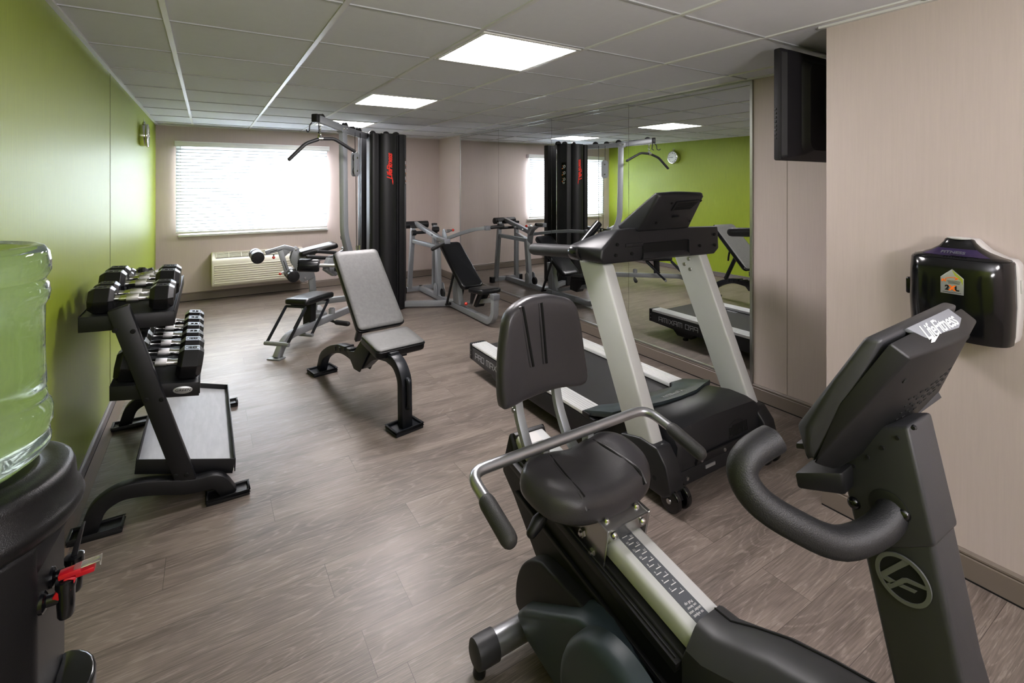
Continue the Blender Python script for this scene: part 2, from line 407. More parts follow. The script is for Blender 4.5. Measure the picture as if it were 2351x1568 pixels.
# ================================================================ CAMERA
HC, H = 1.4467, 2.1495
XL, YB, XM, XP, YP, YF = -.525, 7.205, 3.115, 2.363, 1.125, -2.2
cam = bpy.data.cameras.new('camera'); co = bpy.data.objects.new('camera', cam); C.objects.link(co)
co.location = (0, 0, HC); co.rotation_euler = (PI/2, 0, -.5564)
cam.sensor_width = 36; cam.lens = 1124.36/2351*36; cam.shift_y = -(784-421)/2351; cam.clip_start = .02
bpy.context.scene.camera = co
sc = bpy.context.scene
sc.view_settings.view_transform = 'Standard'; sc.view_settings.look = 'None'; sc.view_settings.exposure = .56; sc.view_settings.gamma = .89
sc.cycles.max_bounces = 10; sc.cycles.diffuse_bounces = 5; sc.cycles.glossy_bounces = 5; sc.cycles.transmission_bounces = 8; sc.cycles.sample_clamp_indirect = 6

# ================================================================ ROOM SHELL
struct(MB().b2(XL-.1, XM+.1, YF-.1, YB+.1, -.1, 0).build('floor', 'floor', smooth=False))
struct(MB().b2(XL-.1, XM+.1, YF-.1, YB+.1, H+.004, H+.1).build('ceiling', 'ceiling', smooth=False))
struct(MB().b2(XL-.1, XL, YF, YB, 0, H+.004).build('wall_left', 'green', smooth=False))
WX0, WX1, WZ0, WZ1 = -.28, 1.395, .835, 1.9           # window opening
w = MB().b2(XL-.1, WX0, YB, YB+.12, 0, H+.004).b2(WX1, XM+.1, YB, YB+.12, 0, H+.004).b2(WX0, WX1, YB, YB+.12, 0, WZ0).b2(WX0, WX1, YB, YB+.12, WZ1, H+.004)
struct(w.build('wall_back', 'beige', smooth=False))
struct(MB().b2(XM, XM+.1, YP-.02, YB, 0, H+.004).build('wall_right', 'beige', smooth=False))
struct(MB().b2(XP, XM+.1, YF, YP, 0, H+.004).build('wall_right_front', 'beige', bev=.004, smooth=False))
struct(MB().b2(XL-.1, XM+.1, YF-.1, YF, 0, H+.004).build('wall_front', 'beige', smooth=False))
# ceiling grid of T-bars, wall angle
g = MB(); g2 = MB(); X0, Y0, T = 1.070, 1.974, .61
for k in range(-3, 5):
    x = X0+T*k
    if XL < x < XM: g.b2(x-.011, x+.011, YF, YB, H-.003, H+.004)
for k in range(-7, 10):
    y = Y0+T*k
    if YF < y < YB: g2.b2(XL, XM, y-.006, y+.006, H-.0012, H+.004)
struct(g.build('trim_1', 'tee', smooth=False)); struct(g2.build('trim_14', 'crosstee', smooth=False))
g = MB().b2(XL, XL+.022, YF, YB, H-.006, H+.004).b2(XL, XM, YB-.022, YB, H-.006, H+.004).b2(XM-.022, XM, YP, YB, H-.006, H+.004).b2(XP-.022, XP, YF, YP+.022, H-.006, H+.004)
struct(g.build('trim_2', 'tee', smooth=False))
def skirting(name, mat, p, q, nrm, hs=1):
    """moulded skirting board along p-q, proud of the wall by nrm"""
    p, q, n = V((*p, 0)), V((*q, 0)), V((*nrm, 0))
    prof = [(0, .004), (.011, .004), (.011, .082), (.008, .086), (.012, .092), (.012, .098), (.006, .106), (0, .106)]
    m = MB(); m.rings([[p+n*a+V((0, 0, b*hs)) for a, b in prof], [q+n*a+V((0, 0, b*hs)) for a, b in prof]])
    struct(m.build(name, mat, smooth=False))
    m = MB(); m.rings([[e+n*a+V((0, 0, b)) for a, b in ((0, .0003), (.0125, .0003), (.0125, .006), (0, .006))] for e in (p, q)])
    return m
gaps = [skirting('baseboard_left', 'base_blue', (XL, YF), (XL, YB), (1, 0), .68),
        skirting('baseboard_back', 'base', (XL, YB), (XM, YB), (0, -1)),
        skirting('baseboard_right', 'base', (XM, YP), (XM, YB), (-1, 0)),
        skirting('baseboard_right_front', 'base', (XP, YF), (XP, YP+.012), (-1, 0))]
for i, gp in enumerate(gaps): struct(gp.build('trim_%d' % (3+i), 'gap', smooth=False))
struct(MB().b2(XL-.001, XL+.0012, 3.984, 3.992, .075, H-.006).build('trim_7', pm('wall_panel_joint', (74, 78, 34), .7), smooth=False))
struct(MB().b2(XM-.0012, XM+.001, 1.71, 1.714, .106, H-.006).build('trim_8', pm('wallcover_joint', (150, 141, 132), .7), smooth=False))
struct(MB().b2(XL+.0125, XL+.06, YF, YB-.013, .0, .0025).build('trim_9', pm('floor_border_plank', (128, 112, 102), .45, vary=.06, stretch=(30, 2, 1)), smooth=False))

# ---------------------------------------------------------------- mirrors
seams = [1.955, 3.076, 4.197, 5.318, 6.408]
names = ['tall frameless wall mirror panel nearest the wall-mounted television, behind the treadmill console',
         'tall wall mirror panel second from the television end, with the clock reflected in it',
         'tall wall mirror panel third from the television end, with the tower and window reflected',
         'tall wall mirror panel at the window end, beside the incline press']
for i in range(4):
    o = MB().b2(XM-.008, XM-.0005, seams[i]+.0015, seams[i+1]-.0015, .118, H-.012).build('mirror_panel', 'mirror', smooth=False)
    tag(o, names[i], 'mirror', 'wall mirror panels')
e = MB()
e.b2(XM-.014, XM-.0004, seams[0]-.018, seams[0], .1, H-.01)
struct(e.build('trim_10', 'alu', smooth=False))
struct(MB().b2(XM-.012, XM-.0004, seams[4], seams[4]+.012, .1, H-.01).build('trim_11', 'alu', smooth=False))
struct(MB().b2(XM-.016, XM-.0004, seams[0], seams[4], .106, .118).build('trim_12', 'alu', smooth=False))
struct(MB().b2(XM-.012, XM-.0004, seams[0], seams[4], H-.016, H-.007).build('trim_13', 'alu', smooth=False))

# ---------------------------------------------------------------- window, blind
wf = thing('window_1', 'wide white framed window behind the blind', 'window', (.56, YB+.05, .8)); wf['kind'] = 'structure'
m = MB()
for x in (WX0, WX1-.05, .545): m.b2(x, x+.05, YB+.04, YB+.09, WZ0, WZ1)
for z in (WZ0, WZ1-.05): m.b2(WX0, WX1, YB+.042, YB+.088, z, z+.05)
m.build('window_frame', 'white', wf, smooth=False)
MB().b2(WX0+.02, WX1-.02, YB+.063, YB+.067, WZ0+.02, WZ1-.02).build('pane', 'pane', wf, smooth=False)
MB().b2(-.3, 1.43, YB-.045, YB+.04, .795, .82).build('window_sill', 'white', wf, bev=.004)
bl = thing('window_blind', 'white horizontal slat blind lowered over the window, glowing with daylight', 'blind', (.55, YB-.05, .82))
yb = YB-.062
MB().b2(-.335, 1.44, yb-.03, YB-.002, 1.895, 1.958).b2(-.33, 1.435, yb-.036, yb-.028, 1.9, 1.915).b2(-.33, 1.435, yb-.036, yb-.028, 1.935, 1.95).build('valance', 'white', bl, bev=.003)
m = MB(); lip = MB(); a = math.radians(65); n_sl = 26; z0, z1 = .89, 1.878
for k in range(n_sl):
    z = z0+(z1-z0)*k/(n_sl-1); r = []
    for j in range(5):
        u = (j-2)*.0125; bow = .0035*(1-(j-2)**2/4)
        r.append((yb+u*math.cos(a)-bow*math.sin(a), z+u*math.sin(a)+bow*math.cos(a)))
    pts = [(p, q) for p, q in r]+[(p+.0012, q-.0012) for p, q in reversed(r)]
    m.prism(pts, 'YZ', -.322, 1.412)
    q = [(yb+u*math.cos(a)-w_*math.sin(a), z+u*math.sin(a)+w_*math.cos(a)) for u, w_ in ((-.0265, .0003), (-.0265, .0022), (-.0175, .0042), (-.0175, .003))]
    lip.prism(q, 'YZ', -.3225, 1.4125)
sl_ = m.build('slats', 'slat', bl, ang=60); lip.build('slat_shade_lips', 'slatshade', sl_, smooth=False)  # opaque lips added to draw shade lines between the slats
MB().b2(-.325, 1.41, yb-.018, yb+.018, .838, .862).build('bottom_rail', 'white', bl, bev=.004)
for x in (-.245, .57, 1.33):
    MB().tube([(x, yb-.024, .85), (x, yb-.024, 1.9)], .0012, 5).build('ladder_cord', 'white', bl)
MB().tube([(-.275, yb-.04, 1.895), (-.273, yb-.043, 1.2)], .004, 8).build('tilt_wand', 'clear', bl)

# ---------------------------------------------------------------- ceiling lights
for j, t in ((0, 'square ceiling light panel nearest above the treadmill, largest in view'), (3, 'square ceiling light panel second in the row toward the window'),
             (6, 'square ceiling light panel nearest the window, above the lat pulldown arm'), (-6, 'unseen square ceiling light panel added behind the viewpoint as fill')):  # last panel is unseen, added only for its light
    x0, y0 = X0, Y0+T*j
    L = thing('ceiling_light', t, 'ceiling light', (x0+T/2, y0+T/2, H-.004), 'recessed square ceiling light panels')
    m = MB(); a, b = .014, .034
    for (xa, xb, ya, ybb) in ((a, T-a, a, b), (a, T-a, T-b, T-a), (a, b, b, T-b), (T-b, T-a, b, T-b)):
        m.b2(x0+xa, x0+xb, y0+ya, y0+ybb, H-.006, H+.003)
    m.build('frame', 'panelframe', L, bev=.001)
    MB().b2(x0+b, x0+T-b, y0+b, y0+T-b, H-.003, H+.003).build('diffuser', 'light', L, smooth=False)

# ---------------------------------------------------------------- daylight
wd = bpy.data.worlds.new('daylight'); sc.world = wd; wd.use_nodes = True
bg = wd.node_tree.nodes['Background']; bg.inputs['Color'].default_value = (.9, .95, 1, 1); bg.inputs['Strength'].default_value = 1.6
la = bpy.data.lights.new('window_daylight', 'AREA'); la.shape = 'RECTANGLE'; la.size = 2.2; la.size_y = 1.6; la.energy = 640; la.color = (1, .975, .96)
lo = bpy.data.objects.new('window_daylight', la); C.objects.link(lo); lo.location = (.55, YB+.9, 1.55); lo.rotation_euler = (math.radians(-90), 0, 0)

# added fill lamp behind the camera, aimed up to brighten ceiling and foreground
fl = bpy.data.lights.new('added_fill', 'AREA'); fl.shape = 'DISK'; fl.size = .5; fl.energy = 56; fl.color = (1, .96, .97)
fo = bpy.data.objects.new('added_fill', fl); C.objects.link(fo); fo.location = (.5, -1.1, 1.5); fo.rotation_euler = (math.radians(180-28), 0, 0)

# ---------------------------------------------------------------- wall air conditioner
ac = thing('air_conditioner', 'cream wall-mounted air conditioner with ribbed front under the window', 'air conditioner', (.57, YB, .19))
ax0, ax1, ay = .04, 1.1, 6.93
MB().prism([(YB-.002, .185), (ay+.03, .185), (ay, .21), (ay, .47), (ay+.02, .515), (ay+.2, .585), (YB-.002, .585)], 'YZ', ax0, ax1).build('casing', 'ptac', ac, bev=.016, seg=3)
m = MB()
for k in range(9):
    z = .222+k*.027; m.prism([(ay+.004, z), (ay-.009, z+.004), (ay-.009, z+.014), (ay+.004, z+.019)], 'YZ', ax0+.03, ax1-.03)
m.build('front_louvres', 'ptac', ac, bev=.002)
T2 = frame((0, ay+.02, .515), (1, 0, 0), (0, .18, .07))
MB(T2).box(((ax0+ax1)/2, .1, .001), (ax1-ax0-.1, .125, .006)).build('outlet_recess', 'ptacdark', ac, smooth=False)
m = MB(T2)
for k in range(6): m.box(((ax0+ax1)/2, .048+k*.021, .006), (ax1-ax0-.1, .006, .01))
for k in range(8): m.box((ax0+.05+k*.137, .1, .005), (.006, .125, .011))
m.build('outlet_grille', 'ptac', ac, smooth=False)

# ---------------------------------------------------------------- clock
ck = thing('wall_clock', 'round chrome pocket-watch style clock high on the green wall', 'clock', (XL, 5.6, 1.885))
cy, cz = 5.6, 1.885
MB().lathe([(0, XL+.001), (.098, XL+.001), (.104, XL+.012), (.1, XL+.045), (.105, XL+.05), (.107, XL+.056), (.104, XL+.064), (.096, XL+.066), (.094, XL+.058), (0, XL+.058)], (0, cy, cz), 'X', 48).build('clock_case', 'chrome', ck)
dial = MB().lathe([(0, XL+.0575), (.094, XL+.0575), (.094, XL+.0595), (0, XL+.0595)], (0, cy, cz), 'X', 48).build('dial', 'dialface', ck)
for k, s in enumerate(['XII', 'I', 'II', 'III', 'IV', 'V', 'VI', 'VII', 'VIII', 'IX', 'X', 'XI']):
    a = math.radians(30*k); d = V((0, math.sin(a), math.cos(a)))
    text('numeral', s, .026, frame(V((XL+.0598, cy, cz))+d*.072, (0, math.cos(a), -math.sin(a)), d), 'blackink', dial, sx=.7, bold=.0006)
MB(frame((XL+.0605, cy, cz), (0, 1, 0), (0, 0, 1))).box((.018, .003, 0), (.06, .005, .0012)).build('hour_hand', 'blackink', ck, smooth=False)
MB(frame((XL+.0625, cy, cz), (0, 1, 0), (0, 0, 1))).box((.028, 0, 0), (.084, .0035, .0012)).build('minute_hand', 'blackink', ck, smooth=False)
MB().lathe([(.011, .1), (.014, .106), (.009, .115), (.012, .121), (.006, .128)], (XL+.03, cy, cz), 'Z', 16).build('crown_knob', 'chrome', ck)
MB().tube([V((XL+.03, cy+.016*math.sin(2*PI*k/16), cz+.14+.016*math.cos(2*PI*k/16))) for k in range(17)], .0022, 6).build('hanging_ring', 'chrome', ck)

# ---------------------------------------------------------------- television
tv = thing('television', 'black flat television seen from behind, mounted high beside the beige wall corner', 'television', (2.75, YP, 1.85))
tx0, tx1, tz0, tz1 = 2.425, 3.085, 1.563, 2.125
MB().b2(tx0, tx1, 1.362, 1.402, tz0, tz1).build('bezel', 'tv', tv, bev=.008)
MB().b2(tx0+.025, tx1-.025, 1.4, 1.4035, tz0+.04, tz1-.03).build('screen', 'tvscreen', tv, smooth=False)
def ring_rect(x0, x1, z0, z1, y, r): return [V((a, y, b)) for a, b in rrect(x0, x1, z0, z1, r, 4)]
MB().rings([ring_rect(tx0+.004, tx1-.004, tz0+.004, tz1-.004, 1.363, .02), ring_rect(tx0+.02, tx1-.02, tz0+.012, tz1-.012, 1.342, .02),
            ring_rect(tx0+.105, tx1-.105, tz0+.03, tz1-.05, 1.318, .05), ring_rect(tx0+.125, tx1-.125, tz0+.05, tz1-.075, 1.285, .05)]).build('back_cover', 'tv', tv, ang=30)
for k in range(8): MB().box((tx0-.0005, 1.39-.0, 1.82-k*.021), (.004, .009, .011)).build('button', 'matt', tv, bev=.001)
for z in (2.09, 1.87, 1.65): MB().lathe([(0, 1.345), (.006, 1.345), (.006, 1.338), (0, 1.338)], (tx0+.055, 0, z), 'Y', 10).build('screw', 'gap', tv)
MB().b2(2.68, 2.84, 1.27, 1.29, 1.75, 1.93).b2(2.73, 2.79, YP+.02, 1.275, 1.8, 1.88).b2(2.66, 2.86, YP, YP+.02, 1.74, 1.94).build('wall_bracket', 'matt', tv, bev=.002)
# ================================================================ WIPES DISPENSER
ds = thing('wipes_dispenser', 'gloss black wall-mounted wipes dispenser with a house-shaped label, above the bike console', 'dispenser', (XP, .645, .9))
dy = .64
pl = [(-.142, .93), (-.136, .905), (.136, .905), (.142, .93), (.15, 1.05), (.146, 1.17), (.135, 1.188), (.11, 1.192), (.07, 1.212), (.045, 1.238), (.036, 1.25), (-.036, 1.25), (-.045, 1.238), (-.07, 1.212), (-.11, 1.192), (-.135, 1.188), (-.146, 1.17), (-.15, 1.05)]
MB().prism([(dy+a, b) for a, b in pl], 'YZ', XP-.062, XP-.001).build('back_plate', 'whitewash', ds, bev=.008, seg=3)
def dshell(w, d, z, d0=.058, n=16):
    out = []
    for k in range(n+1):
        a = PI*k/n; ca, sa = math.cos(a), math.sin(a)
        x = math.copysign(abs(ca)**.62, ca); y = abs(sa)**.62
        out.append(V((XP-d0-(d-d0)*y, dy+w*x, z)))
    return out
MB().rings([dshell(.124, .135, .896), dshell(.133, .15, .9), dshell(.138, .16, .93), dshell(.142, .168, 1.03), dshell(.14, .166, 1.13), dshell(.138, .16, 1.176), dshell(.135, .155, 1.182)]).build('front_cover', 'gloss', ds, ang=50)
def cring(k, z):
    base = dshell(.132, .152, z, .06); c = V((XP-.088, dy, z))
    return [c+(p-c)*k for p in base]
MB().rings([cring(1, 1.183), cring(.97, 1.188), cring(.82, 1.194), cring(.6, 1.207), cring(.43, 1.222), cring(.33, 1.238), cring(.3, 1.247), cring(.27, 1.25)]).build('cone_top', 'gloss', ds, ang=60)
MB().rings([[p+V((-.0012, 0, .001)) for p in cring(k, z)[4:13]]+[p for p in reversed([p+V((-.0006, 0, -.001)) for p in cring(k, z)[4:13]])] for k, z in ((.86, 1.1925), (.72, 1.1995), (.6, 1.207), (.5, 1.2155))]).build('printed_label', 'purple', ds, ang=60)
text('lettering', 'FITNESS', .019, frame((XP-.088-.062, dy, 1.2055), (0, -1, 0), (.62, 0, .4)), 'strip', ds, extrude=.0006, bold=.0004)
MB().lathe([(.02, 1.247), (.031, 1.25), (.033, 1.2535), (.02, 1.2545), (.0, 1.252)], (XP-.088, dy, 0), 'Z', 20).build('wipe_outlet', 'white', ds)
MB().box((XP-.085, dy+.143, 1.06), (.03, .024, .062)).build('latch', 'gloss', ds, bev=.007, seg=3)
MB().box((XP-.05, dy-.149, 1.1), (.016, .008, .045)).build('hinge', 'whitewash', ds, bev=.002)
TL_ = frame((XP-.169, .637, 1.103), (0, -1, 0), (0, 0, 1))
lb = MB(TL_).prism([(-.031, -.04), (.031, -.04), (.031, .016), (0, .046), (-.031, .016)], 'XY', -.004, .0012).build('sticker', 'badge', ds, bev=.0008)
text('lettering', '2', .023, TL_ @ Matrix.Translation((-.0125, -.02, .0016)), 'blackink', lb, bold=.0012)
text('lettering', 'X', .023, TL_ @ Matrix.Translation((.001, -.02, .0017)), 'orange', lb, bold=.0014)
text('lettering', 'L', .023, TL_ @ Matrix.Translation((.0135, -.02, .0016)), 'blackink', lb, bold=.0012)
text('lettering', 'iN', .013, TL_ @ Matrix.Translation((-.0225, .005, .0016)), 'orange', lb, bold=.0005, shear=.2)
m = MB(TL_)
m.tube([(-.018+.036*t, .012+.006*math.sin(t*PI*.8), .0015) for t in (0, .25, .5, .75, 1)], .0012, 5)
m.prism([(.006, .022), (.017, .013), (.006, .008), (.011, .0145)], 'XY', .001, .002)
m.build('arrow', 'orange', lb, smooth=False)
m = MB(TL_)
for k in range(3): m.box((.006, .005-.004*k, .0015), (.036-.003*k, .0013, .0006))
m.box((0, -.0345, .0015), (.05, .0012, .0006))
m.build('small_print', 'blackink', lb, smooth=False)
MB(TL_).prism([(.0, .0445), (.0295, .0155), (.0295, -.006), (.024, .008), (.008, .026)], 'XY', .0011, .0016).build('colour_corner', 'limeink', lb, smooth=False)

# ================================================================ WATER COOLER AND BOTTLE
wc = thing('water_cooler', 'black floor-standing water cooler against the green wall', 'water cooler', (-.365, 1.195, 0))
cx_, cy_ = -.365, 1.195
def dring(r, z, back=-.517, n=24, off=0):
    out = []
    for k in range(n+1):
        a = -PI/2+PI*k/n; out.append(V((cx_+off+r*math.cos(a), cy_+r*math.sin(a), z)))
    bx = max(back, cx_-r*1.0)
    for k in range(n-1):
        a = PI/2+PI*(k+1)/n
        x = cx_+r*math.cos(a); y = cy_+r*math.sin(a)
        if back < cx_-r-.001: pass
        f = r/max(abs(math.cos(a)), abs(math.sin(a)))/r
        if r > .12: x = max(back, cx_+r*f*math.cos(a)); y = cy_+r*min(1, f*abs(math.sin(a)))*(1 if math.sin(a) > 0 else -1)
        out.append(V((x, y, z)))
    return out
prof = [(.150, .842), (.160, .850), (.168, .862), (.170, .872), (.166, .882), (.160, .888), (.157, .925), (.153, .936), (.145, .941), (.128, .9405), (.112, .9395), (.109, .943), (.104, .944), (.100, .941), (.085, .932), (.07, .92), (.05, .905), (.034, .9)]
MB().rings([dring(r, z) for r, z in prof]).build('collar', 'cooler', wc, ang=55)
bp_ = [(-.517, 1.032), (-.33, 1.032), (-.29, 1.045), (-.238, 1.098), (-.238, 1.286), (-.29, 1.345), (-.33, 1.36), (-.517, 1.36)]
MB().prism(bp_, 'XY', .012, .848).build('body', 'cooler', wc, bev=.008, seg=3)
m = MB(); m.hull([(cx_+.157*math.cos(math.radians(a)), cy_+.157*math.sin(math.radians(a)), .849) for a in range(-70, 71, 10)]+[(cx_+.15*math.cos(math.radians(a)), cy_+.15*math.sin(math.radians(a)), .838) for a in range(-70, 71, 10)]+[(-.2385, 1.1, .80), (-.2385, 1.284, .815), (-.29, 1.046, .80), (-.29, 1.344, .82)])
m.build('head_brow', 'matt', wc, bev=.006)
TZ = .741
for y, red in ((1.117, True), (1.18, False)):
    tp = MB().tube([(-.242, y, TZ), (-.206, y, TZ)], .0095, 16)
    tp.lathe([(.017, -.242), (.017, -.2335), (.012, -.230)], (0, y, TZ), 'X', 20)
    tp.lathe([(.0095, -.036), (.0115, -.032), (.0125, -.012), (.0125, .012), (.0145, .018), (.0145, .027), (.01, .03)], (-.206, y, TZ), 'Z', 18)
    tp = tp.build('tap', 'gloss', wc)
    if red:
        lv = MB().box((-.200, y, TZ+.038), (.03, .019, .009), rot('Y', -5)).box((-.180, y, TZ+.033), (.026, .017, .009), rot('Y', -4)).hull([(-.206, y-.009, TZ+.034), (-.206, y+.009, TZ+.034), (-.224, y-.008, TZ+.004), (-.224, y+.008, TZ+.004), (-.204, y-.012, TZ-.004), (-.204, y+.012, TZ-.004), (-.19, y-.008, TZ+.03), (-.19, y+.008, TZ+.03)])
        lv = lv.build('lever', 'red', tp, bev=.002); lab(lv, 'red hot-water safety lever')
        MB().box((-.177, y, TZ+.0445), (.036, .016, .0035), rot('Y', -5)).box((-.1592, y, TZ+.043), (.002, .016, .011)).build('lever_cap', 'clear', tp, bev=.0008)
    else:
        MB().hull([(-.211, y-.006, TZ+.03), (-.211, y+.006, TZ+.03), (-.201, y-.006, TZ+.03), (-.201, y+.006, TZ+.03), (-.197, y-.013, TZ+.078), (-.197, y+.013, TZ+.078), (-.192, y-.013, TZ+.078), (-.192, y+.013, TZ+.078)]).build('lever', 'matt', tp, bev=.001)
MB().prism([(-.24, 1.115)]+[(-.24+.062*math.sin(PI*k/12), 1.195-.08*math.cos(PI*k/12)) for k in range(1, 12)]+[(-.24, 1.275)], 'XY', .455, .535).build('drip_tray', 'gloss', wc, bev=.008, seg=3)
MB().b2(-.5, -.27, 1.06, 1.33, 0, .014).build('foot_plinth', 'gap', wc)
wb = MB().lathe([(0, 1.268), (.06, 1.268), (.095, 1.275), (.115, 1.286), (.126, 1.283), (.134, 1.272), (.1365, 1.255), (.1365, 1.238), (.1315, 1.228), (.1285, 1.222), (.133, 1.215), (.1355, 1.2), (.133, 1.185), (.128, 1.176), (.1275, 1.12), (.1285, 1.07), (.1305, 1.035), (.129, 1.03), (.1305, 1.02), (.1315, 1.005), (.136, .998), (.1385, .988), (.1385, .968), (.135, .96), (.1345, .945), (.1365, .938), (.136, .93), (.125, .915), (.105, .9), (.08, .888), (.055, .88), (.032, .87), (.03, .862), (0, .862)], (-.377, 1.19, .052), 'Z', 64)
o = wb.build('water_bottle', 'water', ang=60, loc=(-.377, 1.19, .914)); tag(o, 'large pale green translucent water bottle upside down on the black cooler', 'water bottle')

# ================================================================ DUMBBELL RACK
rk = thing('dumbbell_rack', 'black three-tier dumbbell rack standing along the green wall', 'dumbbell rack', (-.16, 3.15, 0))
ZT = lambda X: .893-(X+.452)*.055
ZM = lambda X: .585-(X+.347)*.15
ZL = lambda X: .25-(X+.251)*.285
for y0 in (2.6, 3.66):
    up = MB().bar([(-.318, y0+.022, .925), (-.074, y0+.022, .105)], .044, .074, (0, 1, 0)).build('upright', 'rack', rk, bev=.005)
    for px, pz in ((-.327, .835), (-.267, .822), (-.222, .522), (-.168, .512), (-.118, .165), (-.078, .158)):
        if y0 < 3: MB().lathe([(.010, y0+.001), (.010, y0-.002), (.006, y0-.006), (0, y0-.006)], (px, 0, pz), 'Y', 12).build('bolt', 'gap', up)
    ft = MB().bar(fillet([(-.415, y0+.022, .012), (-.385, y0+.022, .115), (-.31, y0+.022, .155), (-.2, y0+.022, .14), (-.06, y0+.022, .095), (.04, y0+.022, .098), (.09, y0+.022, .01)], .06), .05, .062, (0, 1, 0)).build('foot_beam', 'rack', rk, bev=.005)
    for xa, xb in ((-.475, -.3), (-.005, .168)):
        m = MB().b2(xa, xb, y0-.022, y0+.066, 0, .016)
        for (a, b, c, d) in ((xa, xb, y0-.022, y0-.014), (xa, xb, y0+.058, y0+.066), (xa, xa+.008, y0-.022, y0+.066), (xb-.008, xb, y0-.022, y0+.066)): m.b2(a, b, c, d, .014, .026)
        m.build('rubber_foot', 'rack', ft, bev=.003)
def shelf(zf, xa, xb, ya, yb, drop, name):
    m = MB(); t = .004
    m.prism([(xa, zf(xa)), (xb, zf(xb)), (xb, zf(xb)-t), (xa, zf(xa)-t)], 'XZ', ya, yb)
    for y in (ya, yb-t): m.prism([(xa, zf(xa)+.001), (xb, zf(xb)+.001), (xb-.004, zf(xb)-drop), (xa+.0, zf(xa)-drop)], 'XZ', y, y+t)
    m.prism([(xb-t, zf(xb)-drop+.01), (xb, zf(xb)-drop+.01), (xb, zf(xb)+.004), (xb-t, zf(xb)+.004)], 'XZ', ya, yb)
    m.prism([(xa, zf(xa)-drop+.01), (xa+t, zf(xa)-drop+.01), (xa+t, zf(xa)+.004), (xa, zf(xa)+.004)], 'XZ', ya, yb)
    return m.build(name, 'rack', rk, bev=.0015)
shelf(ZT, -.453, -.124, 2.655, 3.66, .063, 'top_tray')
s2 = shelf(ZM, -.352, -.029, 2.655, 3.66, .06, 'middle_tray')
Tb = frame((-.094, 2.6535, ZM(-.094)-.03), (1, 0, -.15), (.15, 0, 1))
bd = MB(Tb).lathe([(0, -.002), (1, -.002), (1, .001), (.9, .0022), (0, .0022)], (0, 0, 0), 'Z', 40)
for v in bd.bm.verts: v.co = Tb @ V(((Tb.inverted() @ v.co).x*.037, (Tb.inverted() @ v.co).y*.0165, (Tb.inverted() @ v.co).z))
bd = bd.build('name_badge', 'badge', s2); lab(bd, 'silver oval badge reading GREEN')
text('lettering', 'GREEN', .0155, Tb @ Matrix.Translation((0, 0, .0026)), 'blackink', bd, sx=1.25, shear=.15)
xa, xb = -.262, .112; low = []
m = MB()
for y in (2.655, 3.655): m.prism([(xa, ZL(xa)), (xb, ZL(xb)), (xb-.012, ZL(xb)-.066), (xa-.006, ZL(xa)-.062)], 'XZ', y, y+.004)
m.prism([(xb-.004, ZL(xb)-.06), (xb, ZL(xb)-.06), (xb+.002, ZL(xb)+.002), (xb-.004, ZL(xb)+.002)], 'XZ', 2.655, 3.659)
m.prism([(xa, ZL(xa)-.06), (xa+.004, ZL(xa)-.06), (xa+.004, ZL(xa)+.002), (xa, ZL(xa)+.002)], 'XZ', 2.655, 3.659)
lt = m.build('bottom_tray', 'rack', rk, bev=.0015)
o = MB().prism([(xa+.004, ZL(xa)-.03), (xb-.004, ZL(xb)-.03), (xb-.004, ZL(xb)-.036), (xa+.004, ZL(xa)-.036)], 'XZ', 2.659, 3.655).build('tray_floor', 'tray', lt, smooth=False); lab(o, 'worn pale grey tray surface')

# ---------------------------------------------------------------- dumbbells
def dumbbell(R, hl, gap, number):
    """hexagonal dumbbell along x, resting on z = 0"""
    r = thing('dumbbell', '', 'dumbbell', (0, 0, 0), 'hexagonal black dumbbells on the rack')
    zc = R*.866; x0 = gap/2
    for s in (-1, 1):
        h = MB().lathe([(0, s*x0), (R*.72, s*x0), (R, s*(x0+.018)), (R, s*(x0+hl-.022)), (R*.74, s*(x0+hl)), (0, s*(x0+hl))], (0, 0, zc), 'X', 6, 0).build('head', 'rubber', r, bev=.0018, seg=1, smooth=False)
        Tn = frame((s*(x0+hl*.5), 0, 2*zc+.0004), (1, 0, 0), (0, 1, 0))
        n = MB(Tn)
        for a, b, c, d in ((-.03, .03, -.017, -.015), (-.03, .03, .015, .017), (-.03, -.028, -.017, .017), (.028, .03, -.017, .017)): n.b2(a*hl/.11, b*hl/.11, c*R/.07, d*R/.07, -.0006, .0004)
        n.build('number_frame', 'gap', h, smooth=False)
        text('number', number, .03*R/.07, Tn @ Matrix.Translation((0, 0, -.0002)), 'gap', h, bold=.0008, sx=1.15)
    prof = []
    for k in range(13):
        t = k/12; x = -gap/2-.004+(gap+.008)*t; w = .0155+.0035*math.exp(-((t-.5)/.22)**2)-.002*math.exp(-((t-.14)/.07)**2)-.002*math.exp(-((t-.86)/.07)**2); prof.append((w, x))
    g = MB().lathe([(.006, prof[0][1])]+prof+[(.006, prof[-1][1])], (0, 0, zc), 'X', 20).build('handle', 'chrome', r)
    MB().lathe([(.0188, -.022), (.0198, -.020), (.0198, .020), (.0188, .022)], (0, 0, zc), 'X', 20).build('knurled_grip', 'knurl', g)
    return r
def copy_tree(o, parent=None):
    c = o.copy(); C.objects.link(c)
    if parent is not None: c.parent = parent
    for ch in list(o.children): copy_tree(ch, c)
    return c
protos = {}
def place_bell(kind, x, y, zf, slope, label, yaw=0):
    if kind not in protos:
        R, hl, gap, num = {'big': (.076, .100, .125, '40'), 'bigB': (.074, .096, .125, '35'), 'mid': (.062, .090, .122, '25'), 'midB': (.0745, .100, .118, '30'), 'small': (.047, .07, .12, '10'), 'small5': (.04, .055, .11, '5')}[kind]
        o = protos[kind] = dumbbell(R, hl, gap, num)
    else: o = copy_tree(protos[kind])
    o.location = (x, y, zf(x)+.003); o.rotation_euler = (0, math.atan(slope), math.radians(yaw)); o['label'] = label
    return o
